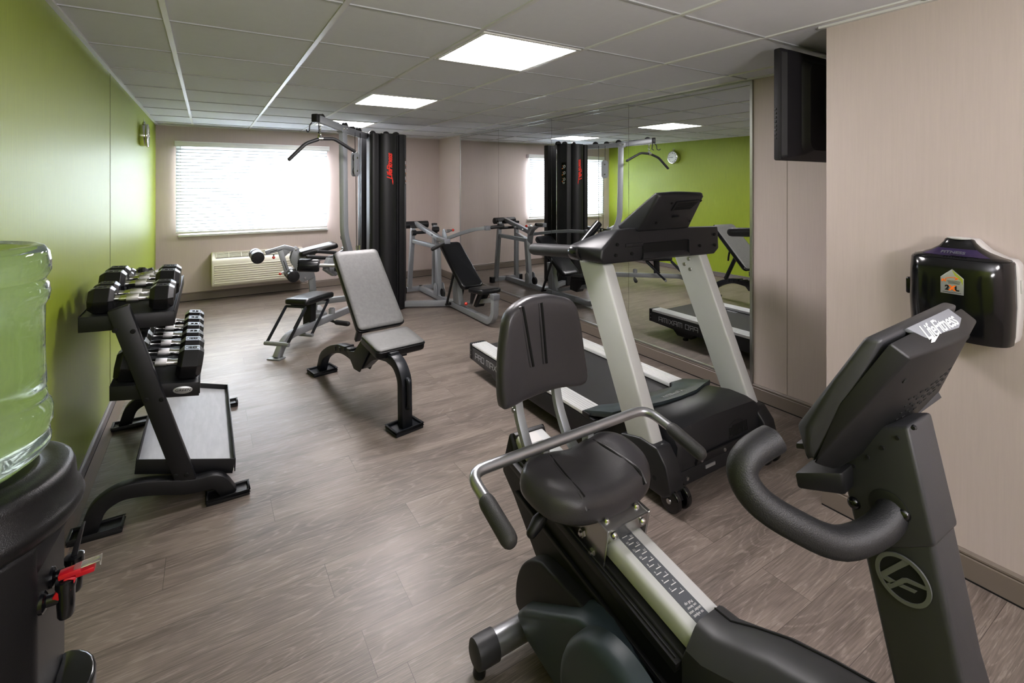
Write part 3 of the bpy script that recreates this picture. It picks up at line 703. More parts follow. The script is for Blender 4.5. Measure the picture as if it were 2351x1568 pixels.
row = ['nearest', 'second from the near end', 'third from the near end', 'fourth from the near end', 'fifth from the near end', 'sixth from the near end']
for k, (y, kd) in enumerate(((2.74, 'big'), (2.90, 'big'), (3.06, 'bigB'), (3.215, 'bigB'), (3.37, 'bigB'), (3.525, 'bigB'))):
    place_bell(kd, -.19, y, ZM, .15, 'black hex dumbbell with chrome handle on the middle tier, '+row[k])
for k, (y, kd) in enumerate(((2.725, 'mid'), (2.845, 'mid'), (3.035, 'midB'), (3.185, 'midB'))):
    place_bell(kd, -.283, y, ZT, .055, 'black hex dumbbell with chrome handle on the top tier, '+row[k])
place_bell('small', -.283, 3.335, ZT, .055, 'small black hex dumbbell on the top tier, first behind the large ones')
place_bell('small', -.283, 3.44, ZT, .055, 'small black hex dumbbell on the top tier, second behind the large ones')
place_bell('small5', -.25, 3.575, ZT, .055, 'smallest black hex dumbbell turned askew at the far end of the top tier', 24)

# ================================================================ ADJUSTABLE BENCH
bn = thing('adjustable_bench', 'grey padded adjustable incline bench with blue-black frame in the middle of the floor', 'weight bench', (.86, 3.3, 0))
ba = math.radians(101.5); be, bnr = V((math.cos(ba), math.sin(ba), 0)), V((math.sin(ba), -math.cos(ba), 0)); bo = V((.985, 2.79, 0))
BT = Matrix((bnr, be, V((0, 0, 1)))).transposed().to_4x4(); BT.translation = bo      # local: x right, y along, z up
def slab(T, x0, x1, y0, y1, t, r, name, mat, par, crown=.0):
    ol = rrect(x0, x1, y0, y1, r, 5)
    return MB(T).pad(ol, [(.012, -t), (.003, -t+.006), (0, -t+.014), (0, -.014), (.004, -.005), (.012, 0), (.05, crown)]).build(name, mat, par, ang=50)
pa = math.radians(97.5); PM = Matrix((V((math.sin(pa), -math.cos(pa), 0)), V((math.cos(pa), math.sin(pa), 0)), V((0, 0, 1)))).transposed().to_4x4(); PM.translation = V((1.025, 2.925, 0))
ST = PM @ Matrix.Translation((0, 0, .442)) @ rot('X', 8.5)
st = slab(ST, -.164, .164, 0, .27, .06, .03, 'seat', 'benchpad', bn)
KT = PM @ Matrix.Translation((0, .285, .50)) @ rot('X', 44.5)
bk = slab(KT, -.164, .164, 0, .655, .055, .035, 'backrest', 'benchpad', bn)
for o_, T_ in ((st, ST), (bk, KT)):          # dark welt and sides below the grained top with glare in its grey
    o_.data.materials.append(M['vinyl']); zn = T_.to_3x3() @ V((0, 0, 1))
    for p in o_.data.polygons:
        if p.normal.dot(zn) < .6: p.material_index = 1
for T_, y1, par in ((ST, .27, st), (KT, .655, bk)):
    MB(T_).tube([(x, y, -.016) for x, y in rrect(-.165, .165, -.001, y1+.001, .03, 5)], .003, 6).build('piping', 'vinyl', par)
MB(BT).bar(fillet([(0, -.012, .02), (0, -.006, .3), (0, .06, .375), (0, .2, .395)], .13, 7), .068, .058, (1, 0, 0)).build('front_post', 'benchframe', bn, bev=.006)
MB(BT).tube(fillet([(0, -.03, .30), (0, -.056, .29), (0, -.06, .15), (0, -.036, .135)], .03, 4), .014, 12).build('lift_handle', 'benchframe', bn)
fr = MB(BT).bar(fillet([(0, .1, .395), (0, .32, .37), (0, .5, .24), (0, .6, .27), (0, .8, .285), (0, 1.0, .225), (0, 1.15, .14), (0, 1.2, .02)], .09, 6), .06, .06, (1, 0, 0)).build('main_rail', 'benchframe', bn, bev=.005)
for x in (-.04, .034): MB(BT).prism([(.36, .37), (.49, .205), (.575, .205), (.68, .30), (.57, .32), (.47, .42)], 'YZ', x, x+.006).build('hinge_plate', 'benchframe', bn, bev=.002)
for k in range(4): MB(BT).box((0, .66+k*.075, .30-.012*k*(k > 1)), (.07, .022, .03)).build('ladder_tooth', 'benchframe', bn, bev=.002)
MB(PM).bar([(0, .53, .66), (0, .72, .30)], .04, .03, (1, 0, 0)).build('support_strut', 'benchframe', bn, bev=.003)
MB(PM).tube(fillet([(-.02, .56, .68), (-.02, .66, .68), (-.02, .69, .6), (-.02, .70, .52)], .05, 5), .011, 10).build('adjustment_handle', 'foamdark', bn)
MB(KT).b2(-.05, .05, .04, .5, -.075, -.054).b2(-.12, .12, .12, .16, -.07, -.054).b2(-.12, .12, .42, .46, -.07, -.054).build('backrest_frame', 'benchframe', bn, bev=.003)
MB(ST).b2(-.045, .045, .02, .25, -.08, -.058).build('seat_frame', 'benchframe', bn, bev=.003)
for y0, y1, w in ((-.07, .06, .09), (1.12, 1.26, .09)):
    m = MB(BT).b2(-w, w, y0, y1, 0, .02)
    for a, b, c, d in ((-w, w, y0, y0+.01), (-w, w, y1-.01, y1), (-w, -w+.01, y0, y1), (w-.01, w, y0, y1)): m.b2(a, b, c, d, .018, .032)
    m.build('rubber_foot', 'benchframe', bn, bev=.004)
# ================================================================ MULTI-STATION GYM
gy = thing('multi_gym', 'silver framed multi-station gym with tall black weight tower in the far corner', 'weight machine', (1.76, 5.67, 0))
le, ln, lF = V((.7071, .7071, 0)), V((.7071, -.7071, 0)), V((.49, 4.46, 0))
LT = Matrix((ln, le, V((0, 0, 1)))).transposed().to_4x4(); LT.translation = lF
# --- tower shrouds
def arc(cx, cy, rx, ry, a0, a1, k): return [(cx+rx*math.cos(math.radians(a0+(a1-a0)*i/k)), cy+ry*math.sin(math.radians(a0+(a1-a0)*i/k))) for i in range(k+1)]
plan = [(1.536, 5.60), (1.53, 5.49)]+arc(1.575, 5.475, .046, .05, 180, 275, 7)+[(1.611, 5.428), (1.617, 5.447), (1.629, 5.447)]+arc(1.735, 5.45, .104, .068, 190, 350, 14)+[(1.841, 5.447), (1.853, 5.447), (1.861, 5.428), (1.90, 5.428), (1.925, 5.437), (1.973, 5.515), (1.98, 5.54), (1.975, 5.60)]
mirrorY = lambda p: [(a, 2*5.71-b) for a, b in p]
sh = MB().prism(plan, 'XY', .015, 2.006).build('tower_shroud', 'shroud', gy, ang=32)
MB().prism(mirrorY(plan), 'XY', .015, 2.006).build('tower_shroud', 'shroud', gy, ang=32)
T_ = frame((1.735, 5.3805, 1.635), (0, 0, 1), (-1, 0, 0))
lg = text('logo', 'LifeFitness', .083, T_, 'redink', sh, shear=.35, bold=.0022, extrude=.0012, spacing=.86); lab(lg, 'red upright maker lettering')
MB(T_ @ Matrix.Translation((-.175, -.036, 0))).prism([(-.03, 0), (.0, .008), (.08, .012), (.005, -.004)], 'XY', -.001, .0012).build('logo_swoosh', 'redink', sh, smooth=False)
for x in (1.949,):
    Tp = frame((x+.0012, 5.476-.0008, 1.59), (.048, .078, 0), (0, 0, 1))
    pc = MB(Tp).box((0, 0, 0), (.066, .3, .003)).build('exercise_placard', 'tvscreen', sh, smooth=False)
    m, m2 = MB(Tp), MB(Tp)
    for k in range(3):
        yy = .085-.09*k
        m.box((-.012, yy, .002), (.018, .005, .001)).box((-.02, yy+.012, .002), (.005, .03, .001)).box((0, yy-.012, .002), (.03, .004, .001)).box((.004, yy+.008, .002), (.005, .022, .001)).lathe([(0, .001), (.006, .001), (.006, .0025), (0, .0025)], (-.008, yy+.026, 0), 'Z', 10)
        m2.lathe([(0, .001), (.007, .001), (.007, .0025), (0, .0025)], (.02, yy-.02, 0), 'Z', 10).box((.012, yy+.02, .002), (.008, .008, .001))
    for k in range(4): m.box((0, -.128-.006*k, .002), (.04-.004*k, .002, .001))
    m.build('diagram', 'whiteink', pc, smooth=False); m2.build('diagram_highlight', 'orange', pc, smooth=False)
# --- tower frame, guide rods, weight stack, cables
MB().b2(1.58, 1.95, 5.615, 5.725, .02, .075).b2(1.58, 1.95, 5.63, 5.71, 1.94, 2.0).build('tower_frame', 'frame', gy, bev=.004)
for x in (1.60, 1.92): MB().tube([(x, 5.67, .07), (x, 5.67, 1.95)], .0125, 14).build('guide_rod', 'chrome', gy)
m = MB()
for k in range(15): m.b2(1.66, 1.86, 5.62, 5.72, .09+k*.032, .09+k*.032+.029)
m.build('weight_stack', 'rubber', gy, bev=.002)
for pth in ([(1.62, 5.67, 1.96), (1.62, 5.67, .62)], [(1.575, 5.655, 1.93), (1.575, 5.655, .3)], [(1.33, 5.30, 1.99), (1.335, 5.305, 1.77)], [(1.345, 5.315, 1.53), (1.36, 5.33, .25)], [(1.40, 5.36, 1.99), (1.40, 5.36, .25)]):
    MB().tube(pth, .0035, 6).build('cable', 'gap', gy)
for x, y in ((1.36, 5.33), (1.40, 5.36)): MB().tube([(x, y, .78), (x, y, .70)], .012, 10).tube([(x, y, .72), (x, y, .66)], .018, 10).build('cable_stop', 'chrome', gy)
# --- lat pulldown
P_ = lambda off, s, z: LT @ V((off, s, z))
arm = [P_(0, .53, 2.052), P_(0, .96, 2.0), P_(-.03, 1.25, 1.985), V((1.58, 5.665, 1.985))]
MB().bar(arm, .05, .068, (.7071, -.7071, 0)).build('lat_arm', 'frame', gy, bev=.005)
MB(LT).box((0, .515, 2.052), (.062, .05, .078)).build('end_cap', 'matt', gy, bev=.008)
hk = MB(LT).tube(fillet([(-.03, .50, 2.01), (-.035, .475, 1.985), (-.035, .47, 1.93), (-.03, .44, 1.915), (-.03, .42, 1.935)], .02, 4), .006, 8).tube([(.02, .53, 2.01), (.02, .54, 1.93), (.03, .515, 1.915)], .006, 8).build('bar_hook', 'matt', gy)
for s_, z_, off in ((.60, 2.062, 0), (1.0, 2.03, 0), (1.17, 2.012, -.02), (1.33, 2.012, -.04)):
    MB().lathe([(.012, -.014), (.042, -.014), (.037, 0), (.042, .014), (.012, .014)], P_(off, s_, z_), frame((0, 0, 0), (0, 0, 1), (.7071, .7071, 0)), 18).build('pulley', 'matt', gy)
for x in (1.62, 1.78, 1.90):
    MB().lathe([(.012, -.014), (.042, -.014), (.037, 0), (.042, .014), (.012, .014)], (x, 5.67, 2.015), 'Y', 18).build('pulley', 'matt', gy)
MB(LT).box((.028, .96, 2.0), (.006, .115, .075)).box((-.028, .96, 2.0), (.006, .115, .075)).build('arm_bracket', 'frame', gy, bev=.002)
for s_ in (.935, .985): MB(LT).lathe([(.012, .03), (.012, .035), (.008, .04), (0, .041)], (0, s_, 2.0), 'X', 12).build('bolt', 'chrome', gy)
MB(LT).tube([(0, .63, 2.07), (0, .96, 2.05), (-.02, 1.2, 2.03)], .0035, 6).build('cable', 'gap', gy)
MB(LT).bar(fillet([(0, .965, 1.98), (0, .985, .93), (0, 1.08, .72), (0, 1.3, .12)], .15, 6), .052, .078, (1, 0, 0)).build('column', 'frame', gy, bev=.005)
MB(LT).lathe([(.012, -.036), (.012, -.03)], (0, .985, 0.9), 'X', 10).box((-.028, 1.0, .9), (.004, .06, .05)).build('column_sticker', 'gap', gy, smooth=False)
bd_ = lambda t, z: V((.899+.956*t, 4.855+.292*t, z))
bar_pts = fillet([bd_(-.30, 1.652), bd_(-.14, 1.812), bd_(0, 1.866), bd_(.14, 1.875), bd_(.37, 1.758)], .035, 5)
lb_ = MB().tube(bar_pts, .0165, 14, True).build('pulldown_bar', 'foamdark', gy)
ch = MB()
for k in range(4):
    T3 = LT @ Matrix.Translation((0, .578, 1.905+k*.03)) @ rot('Z', 90*(k % 2)) @ rot('Y', 0)
    ch.T = T3; ch.tube([(.009*math.cos(2*PI*j/10), 0, .02*math.sin(2*PI*j/10)) for j in range(11)], .0035, 6)
ch.T = LT; ch.box((0, .578, 1.888), (.02, .03, .03))
ch.build('chain', 'chrome', lb_)
MB().tube([bd_(-.02, 1.864), bd_(.02, 1.867)], .022, 14).build('bar_swivel', 'chrome', lb_)
T4 = LT @ Matrix.Translation((0.0, 1.195, 1.65))
pp = MB(T4).prism([(a, b) for a, b in rrect(-.045, .045, -.13, .13, .04, 6)], 'YZ', -.022, -.012).prism([(a, b) for a, b in rrect(-.045, .045, -.13, .13, .04, 6)], 'YZ', .012, .022).build('pulley_plate', 'frame', gy, ang=30)
for z_ in (-.07, .07):
    MB(T4).lathe([(0, -.03), (.011, -.027), (.013, -.022), (.013, .022), (.011, .027), (0, .03)], (0, 0, z_), 'X', 14).build('bolt', 'chrome', pp)
    MB(T4).lathe([(.01, -.01), (.038, -.01), (.033, 0), (.038, .01), (.01, .01)], (0, 0, z_), 'X', 20).build('pulley', 'matt', pp)
# base beam of the pulldown
MB(LT).bar(fillet([(0, -.005, .004), (0, .055, .095), (0, .15, .15), (0, .6, .145), (0, 1.62, .13)], .07, 5), .05, .062, (1, 0, 0)).build('base_beam', 'frame', gy, bev=.005)
MB(LT).box((0, -.012, .005), (.12, .08, .01)).build('foot_plate', 'frame', gy, bev=.002)
MB(LT).lathe([(.022, .17), (.03, .172), (.03, .225), (.025, .225), (.025, .176), (0, .176)], (0, .77, 0), 'Z', 20).build('socket', 'frame', gy)
MB(LT).tube([(-.02, .78, .1), (.04, .77, .09)], .012, 10).tube([(.03, .775, .09), (.2, .76, .085)], .024, 16, True).build('foot_roller', 'foamdark', gy)
# pulldown seat with parallel links
sy0, sy1, sx = .27, .70, .118
SL = LT @ Matrix.Translation((-.035, 0, .432)) @ rot('X', -2)
MB(SL).pad(rrect(-sx, sx, sy0, sy1, .035, 5), [(.014, -.05), (.003, -.045), (0, -.035), (0, -.018), (.005, -.007), (.016, 0), (.06, .003)]).build('lat_seat_pad', 'vinyl', gy, ang=50)
m = MB(SL); m.b2(-.06, .06, sy0+.02, sy1-.03, -.062, -.05)
m.build('seat_plate', 'benchframe', gy, bev=.002)
MB(SL).b2(-.04, .04, .44, .52, -.29, -.055).build('seat_post', 'shroud', gy, bev=.004)
for x in (-.1, .1):
    MB(SL).bar([(x, .285, -.066), (x, .05, -.325)], .012, .028, (1, 0, 0)).build('seat_link', 'benchframe', gy, bev=.003)
    MB(SL).bar([(x, .62, -.066), (x, .37, -.33)], .012, .028, (1, 0, 0)).build('seat_link', 'benchframe', gy, bev=.003)
MB(SL).tube([(-.115, .05, -.325), (.115, .05, -.325)], .018, 12).build('link_axle', 'frame', gy)
MB(SL).tube([(-.115, .37, -.33), (.115, .37, -.33)], .016, 12).build('link_axle', 'frame', gy)
for y_ in (.285, .62): MB(SL).tube([(-.1, y_, -.066), (.1, y_, -.066)], .011, 10).build('link_rod', 'benchframe', gy)
# thigh hold-down
def roller(name, p, q, r, par, mat='vinyl'):
    p, q = V(p), V(q); ro = MB().tube([p, p+(q-p)*.5, q], r, 22, False).build(name, mat, par, bev=.008)
    d = (q-p).normalized()
    for e_, s_ in ((p, -1), (q, 1)):
        Tz = frame(e_+d*s_*.0005, d.orthogonal(), d.cross(d.orthogonal()))
        m_ = MB(Tz).lathe([(0, -.004), (r*.93, -.004), (r*.93, .004*s_), (r*.35, .008*s_), (0, .008*s_)], (0, 0, 0), 'Z', 22)
        for k in range(14):
            a = 2*PI*k/14; m_.box((r*.66*math.cos(a), r*.66*math.sin(a), .007*s_), (r*.42, .006, .006), Matrix.Rotation(a, 4, 'Z'))
        m_.build('roller_cap', 'matt', ro, smooth=False)
    return ro
roller('thigh_roller', P_(-.19, .53, .675), P_(-.045, .62, .665), .062, gy)
roller('thigh_roller', P_(.09, .70, .655), P_(.24, .79, .645), .062, gy)
MB().tube([P_(-.05, .615, .665), P_(.1, .705, .655)], .017, 12).build('roller_axle', 'brushed', gy)
MB(LT).bar([(0, .66, .64), (0, .80, .56), (0, 1.03, .60)], .05, .05, (1, 0, 0)).hull([(-.02, .64, .64), (.02, .64, .64), (-.02, .7, .73), (.02, .7, .73), (-.02, .95, .68), (.02, .95, .68), (-.02, .9, .58), (.02, .9, .58)]).build('hold_down_bracket', 'frame', gy, bev=.004)
MB(LT).tube([(-.11, .53, .76), (-.06, .85, .70)], .017, 12, True).build('pull_handle', 'foamdark', gy)
MB(LT).tube([(-.11, .68, .79), (-.06, .95, .74)], .017, 12, True).build('pull_handle', 'foamdark', gy)
# --- leg extension / curl station
LY = 5.75
MB().b2(.98, 1.6, LY-.03, LY+.03, .105, .165).build('leg_base_beam', 'frame', gy, bev=.004)
MB().bar([(.975, LY, .43), (1.0, LY, .08)], .05, .07, (0, 1, 0)).b2(.9, 1.1, LY-.2, LY+.2, .0, .05).b2(.965, 1.03, LY-.03, LY+.03, .03, .12).build('leg_post', 'frame', gy, bev=.004)
pltp = [(.79, .745), (.815, .765), (.84, .745), (.85, .68), (.94, .64), (.96, .60), (1.0, .45), (1.0, .42), (.93, .39), (.87, .375), (.845, .40), (.81, .52), (.77, .58), (.755, .64), (.77, .70)]
for y_ in (LY-.05, LY+.042): MB().prism(pltp, 'XZ', y_, y_+.008).build('leg_side_plate', 'frame', gy, bev=.002)
for px, pz in ((.808, .735), (.93, .59), (.9, .42)): MB().lathe([(0, LY-.062), (.009, LY-.06), (.012, LY-.052), (.012, LY+.055), (0, LY+.06)], (px, 0, pz), 'Y', 12).build('bolt', 'brushed', gy)
am = MB().bar([(.52, LY, .715), (.66, LY, .752), (.70, LY, .765), (.80, LY, .73)], .045, .045, (0, 1, 0)).bar([(.655, LY, .74), (.74, LY, .455)], .045, .05, (0, 1, 0)).hull([(.655, LY-.02, .76), (.655, LY+.02, .76), (.80, LY-.02, .75), (.80, LY+.02, .75), (.68, LY-.02, .64), (.68, LY+.02, .64), (.70, LY+.02, .77), (.70, LY-.02, .77)]).build('leg_arm', 'frame', gy, bev=.003)
for (xa, za, xb, zb) in ((.56, .722, .63, .742), (.69, .62, .72, .52)): MB().bar([(xa, LY-.0228, za), (xb, LY-.0228, zb)], .002, .006, (0, 1, 0)).build('slot', 'gap', am, smooth=False)
for p_, q_ in (((.60, .70), (.597, .665)), ((.70, .50), (.66, .485))):
    MB().tube([(p_[0], LY, p_[1]), (q_[0], LY, q_[1])], .008, 10).build('pin', 'brushed', am)
    o = MB().lathe([(0, -.016), (.011, -.011), (.016, 0), (.011, .011), (0, .016)], (q_[0], LY, q_[1]-.005), 'Z', 14).build('ball_knob', 'redknob', am); lab(o, 'red ball knob')
MB().tube([(.50, LY, .70), (.44, LY, .69)], .02, 10).build('arm_slide', 'matt', am)
roller('leg_roller', (.435, LY-.17, .69), (.435, LY-.02, .695), .062, gy); roller('leg_roller', (.435, LY+.02, .695), (.435, LY+.17, .69), .062, gy)
roller('leg_roller', (.77, LY-.17, .465), (.77, LY-.02, .465), .06, gy); roller('leg_roller', (.77, LY+.02, .465), (.77, LY+.17, .465), .06, gy)
QT = frame((.845, LY, .655), (.38, 0, .075), (0, 1, 0))
MB(QT).pad(rrect(0, .40, -.13, .13, .03, 5), [(.014, -.0), (.003, .006), (0, .014), (0, .035), (.006, .048), (.018, .056), (.06, .06)]).build('leg_pad', 'vinyl', gy, ang=50)
MB().bar([(1.0, LY, .69), (.94, LY, .55)], .05, .04, (0, 1, 0)).build('pad_bracket', 'frame', gy, bev=.003)
roller('end_roller', (1.33, LY-.08, .70), (1.33, LY+.08, .70), .022, gy)
MB().bar([(1.33, LY, .69), (1.2, LY, .62), (1.0, LY, .60)], .03, .03, (0, 1, 0)).build('end_bracket', 'frame', gy, bev=.002)
# --- incline press station
bx = 2.43
MB().b2(bx-.03, bx+.03, 4.56, 6.26, .015, .075).b2(2.2, 2.68, 6.2, 6.26, .015, .075).build('press_base_beam', 'frame', gy, bev=.004)
MB().bar([(1.9, 5.5, .05), (2.40, 5.26, .05)], .062, .06, (0, 0, 1)).b2(bx-.055, bx+.055, 5.18, 5.3, .076, .084).build('connecting_beam', 'frame', gy, bev=.004)
for x in (2.2, 2.68): MB().b2(x-.028, x+.028, 6.195, 6.265, 0, .08).build('end_foot', 'matt', gy, bev=.004)
MB().bar(fillet([(bx, 4.6, .045), (bx, 4.33, .045), (bx, 4.24, .12), (bx, 4.23, .30)], .16, 8), .062, .06, (1, 0, 0)).build('front_upright', 'frame', gy, bev=.005)
MB().b2(bx-.035, bx+.035, 4.19, 4.27, .29, .345).build('upright_cap', 'plate', gy, bev=.004)
MB().bar([(bx, 4.24, .285), (bx, 4.95, .10)], .05, .045, (1, 0, 0)).build('seat_rail', 'frame', gy, bev=.003)
MB().bar([(2.30, 6.17, .87), (2.27, 6.22, .06)], .055, .055, (1, 0, 0)).build('rear_upright', 'frame', gy, bev=.004)
MB().bar([(2.6, 6.15, .89), (2.62, 6.22, .06)], .055, .055, (1, 0, 0)).build('rear_upright', 'frame', gy, bev=.004)
for x, z in ((2.30, .875), (2.6, .895)): MB().box((x, 6.165, z), (.06, .06, .03)).build('upright_cap', 'matt', gy, bev=.004)
MB().bar([(2.44, 5.68, .68), (2.43, 5.62, .07)], .055, .07, (1, 0, 0)).build('press_post', 'frame', gy, bev=.004)
MB().bar([(2.30, 6.14, .69), (2.43, 5.68, .655)], .05, .05, (0, 0, 1)).bar([(2.6, 6.14, .69), (2.44, 5.68, .655)], .05, .05, (0, 0, 1)).build('cross_brace', 'frame', gy, bev=.003)
MB().bar([(2.40, 6.35, .905), (2.43, 5.53, .755)], .05, .055, (1, 0, 0)).build('press_lever', 'frame', gy, bev=.004)
MB().tube([(2.22, 6.35, .885), (2.58, 6.35, .885)], .048, 20).build('counterweight', 'matt', gy, bev=.004)
MB().tube([(2.28, 6.12, .80), (2.62, 6.12, .80)], .02, 12).tube([(2.27, 6.12, .80), (2.32, 6.12, .80)], .035, 12).tube([(2.56, 6.12, .83), (2.64, 6.12, .83)], .035, 12).build('pivot_axle', 'matt', gy)
for y_, z_ in ((5.75, .81), (5.95, .83)): MB().lathe([(.012, bx-.045), (.012, bx-.03), (.012, bx+.03), (.012, bx+.045)], (0, y_, z_-.01), 'X', 12).build('bolt', 'brushed', gy)
MB().prism([(5.5, .60), (5.62, .66), (5.60, .87), (5.54, .89), (5.46, .80)], 'YZ', bx+.035, bx+.043).build('pivot_plate', 'frame', gy, bev=.002)
MB().tube([(bx+.04, 5.5, .86), (bx+.12, 5.5, .87)], .011, 10).tube([(bx+.05, 5.5, .86), (bx+.09, 5.5, .866)], .018, 10).build('pin', 'brushed', gy)
o = MB().lathe([(0, -.018), (.013, -.012), (.018, 0), (.013, .012), (0, .018)], (bx+.135, 5.5, .872), 'X', 14).build('ball_knob', 'redknob', gy); lab(o, 'red ball knob')
# arms sweep forward on both sides of the pad
ra = [V(p) for p in ((2.46, 5.56, .75), (2.58, 5.32, .845), (2.66, 5.12, .905), (2.71, 4.92, .935))]
MB().bar(ra, .05, .04, (.8, .35, 0)).build('press_arm', 'frame', gy, bev=.003)
MB().box((2.715, 4.9, .936), (.06, .06, .05)).build('arm_cap', 'plate', gy, bev=.004)
MB().tube([(2.72, 4.9, .938), (2.885, 4.82, .955)], .02, 14, True).build('press_grip', 'foamdark', gy)
la_ = [V(p) for p in ((2.40, 5.56, .75), (2.28, 5.28, .80), (2.2, 5.04, .825), (2.15, 4.78, .835))]
MB().bar(la_, .05, .04, (.8, -.35, 0)).build('press_arm', 'frame', gy, bev=.003)
MB().box((2.145, 4.755, .835), (.06, .06, .05)).build('arm_cap', 'plate', gy, bev=.004)
MB().tube([(2.135, 4.755, .83), (2.0, 4.83, .745)], .02, 14, True).build('press_grip', 'foamdark', gy)
PT = frame((bx, 4.69, .345), (1, 0, 0), (0, .60, .405))
MB(PT).pad(rrect(-.13, .13, 0, .74, .045, 6), [(.014, -.055), (.003, -.048), (0, -.038), (0, -.016), (.005, -.006), (.016, 0), (.05, .004)]).build('press_backrest', 'vinyl', gy, ang=50)
MB(PT).b2(-.05, .05, .05, .68, -.085, -.055).build('backrest_frame', 'matt', gy, bev=.003)
m = MB()
for x in (bx-.085, bx+.085): m.bar([(x, 4.98, .49), (x-.0, 5.2, .05)], .018, .028, (1, 0, 0))
m.tube([(bx-.1, 5.2, .05), (bx+.1, 5.2, .05)], .012, 10)
m.build('recline_strut', 'matt', gy, bev=.002)
MB().prism([(5.08, .42), (5.18, .42), (5.14, .08), (4.98, .08)], 'YZ', bx-.03, bx+.03).build('recline_post', 'frame', gy, bev=.004)
US = frame((bx, 4.30, .385), (1, 0, 0), (0, .36, -.035))
MB(US).pad(rrect(-.125, .125, 0, .30, .04, 5), [(.014, -.05), (.003, -.045), (0, -.035), (0, -.016), (.005, -.006), (.018, 0), (.06, .002)]).build('press_seat', 'vinyl', gy, ang=50)
MB().prism([(4.40, .335), (4.66, .31), (4.68, .16), (4.55, .15), (4.5, .22)], 'YZ', bx-.05, bx+.05).build('seat_bracket', 'matt', gy, bev=.004)
MB().tube([(bx-.06, 4.50, .30), (bx-.075, 4.56, .17)], .009, 8).build('seat_lever', 'brushed', gy)
MB().tube([(bx-.05, 4.6, .17), (bx-.12, 4.6, .185)], .008, 8).build('pin', 'brushed', gy)
o = MB().lathe([(0, -.019), (.013, -.013), (.019, 0), (.013, .013), (0, .019)], (bx-.135, 4.6, .188), 'X', 14).build('ball_knob', 'redknob', gy); lab(o, 'red ball knob')
for x in (bx-.055, bx+.045): MB().prism([(5.56, .07), (5.66, .07), (5.66, .19), (5.62, .225), (5.58, .21), (5.56, .16)], 'YZ', x, x+.008).build('pulley_bracket', 'frame', gy, bev=.002)
MB().lathe([(.012, -.012), (.05, -.012), (.045, 0), (.05, .012), (.012, .012)], (bx+.0, 5.5, .12), 'X', 20).build('pulley', 'matt', gy)
# ================================================================ TREADMILL
tm = thing('treadmill', 'black and silver treadmill with belt facing away, beside the mirrors', 'treadmill', (2.13, 2.4, 0))
xl, xr = 1.715, 2.53; xc = (xl+xr)/2
sidep = [(3.365, .205), (3.372, .13), (3.33, .098), (3.12, .088), (2.0, .088), (2.0, .2), (3.3, .2)]
for s, xa, nm in ((-1, xl, 'left'), (1, xr-.035, 'right')):
    sd = MB().prism([(3.368, .212), (3.374, .14), (3.34, .1), (3.1, .086), (1.95, .086), (1.95, .208)], 'YZ', xa, xa+.035).build('side_panel', 'hood', tm, bev=.004)
    x_ = xa-.0006 if s < 0 else xa+.0356
    Tt = frame((x_, 3.045, .147), (0, -s*-1*-1 if False else (-1 if s < 0 else 1), 0), (0, 0, 1))
    Tt.translation = Tt.translation+V((0, (.235 if s < 0 else -.235), -.021))
    stroke_text('lettering', 'PRO MAXIMA', .04, .44, Tt, 'ink', sd)
    for (y_, z_) in ((3.35, .17), (3.352, .135)): MB().lathe([(0, x_-.002), (.006, x_-.001), (.007, x_+.001), (0, x_+.002)], (0, y_, z_), 'X', 10).build('screw', 'brushed', sd)
    ra_, rb_ = (xl, xl+.122) if s < 0 else (xr-.122, xr)
    m = MB().b2(ra_, rb_, 2.04, 3.335, .198, .221)
    for k in range(6): m.b2(ra_+.008+k*.018, ra_+.018+k*.018, 2.04, 3.335, .2205, .2235)
    m.build('foot_rail', 'rail', tm, bev=.001)
    MB().b2(ra_-.001, rb_+.001, 1.985, 2.042, .196, .224).build('rail_end', 'matt', tm, bev=.003)
    MB().b2(ra_-.002, rb_+.002, 3.335, 3.375, .1, .222).build('rear_cap', 'hood', tm, bev=.008, seg=3)
    MB().hull([(ra_+.02, 3.1, .09), (rb_-.01, 3.1, .09), (ra_+.02, 2.85, .09), (rb_-.01, 2.85, .09), (ra_+.03, 3.05, .035), (rb_-.02, 3.05, .035), (ra_+.03, 2.9, .035), (rb_-.02, 2.9, .035)]).build('rear_bracket', 'matt', tm, bev=.004)
    MB().lathe([(0, 0), (.024, 0), (.026, .006), (.024, .018), (.01, .02), (.01, .04), (0, .04)], ((ra_+rb_)/2, 2.99, 0), 'Z', 18).build('levelling_foot', 'gloss', tm)
    p0, p1 = (1.715, 1.79) if s < 0 else (2.468, 2.543)
    MB().hull([(p, y_, z_) for p in (p0, p1) for y_, z_ in ((1.525, .2), (1.695, .2), (1.875, 1.03), (2.075, 1.03))]).build('upright', 'silver', tm, bev=.012, seg=3)
    for (y_, z_) in ((1.95, .99), (1.98, .955), (1.94, .93)) if s > 0 else ():
        MB().lathe([(0, p0-.004), (.010, p0-.003), (.012, p0), (0, p0)], (0, y_, z_), 'X', 12).build('bolt', 'brushed', tm)
    q0, q1 = (1.705, 1.80) if s < 0 else (2.458, 2.553)
    MB().prism([(1.74, .235), (1.62, .265), (1.52, .26), (1.47, .2), (1.44, .09), (1.48, .055), (1.66, .06), (1.76, .1), (1.78, .19)], 'YZ', q0, q1).build('upright_boot', 'hood', tm, bev=.01, seg=3)
    MB().lathe([(0, q0-.001), (.011, q0-.001), (.011, q0+.003), (0, q0+.003)], (0, 1.53, .125), 'X', 14).build('access_hole', 'gap', tm)
m = MB(); bx0, bx1 = xl+.118, xr-.118
m.prism([(1.7, .19)]+[(3.33+.04*math.sin(PI*k/10), .155+.04*math.cos(PI*k/10)) for k in range(11)]+[(1.7, .12)], 'YZ', bx0, bx1)
m.build('running_belt', 'belt', tm, ang=30)
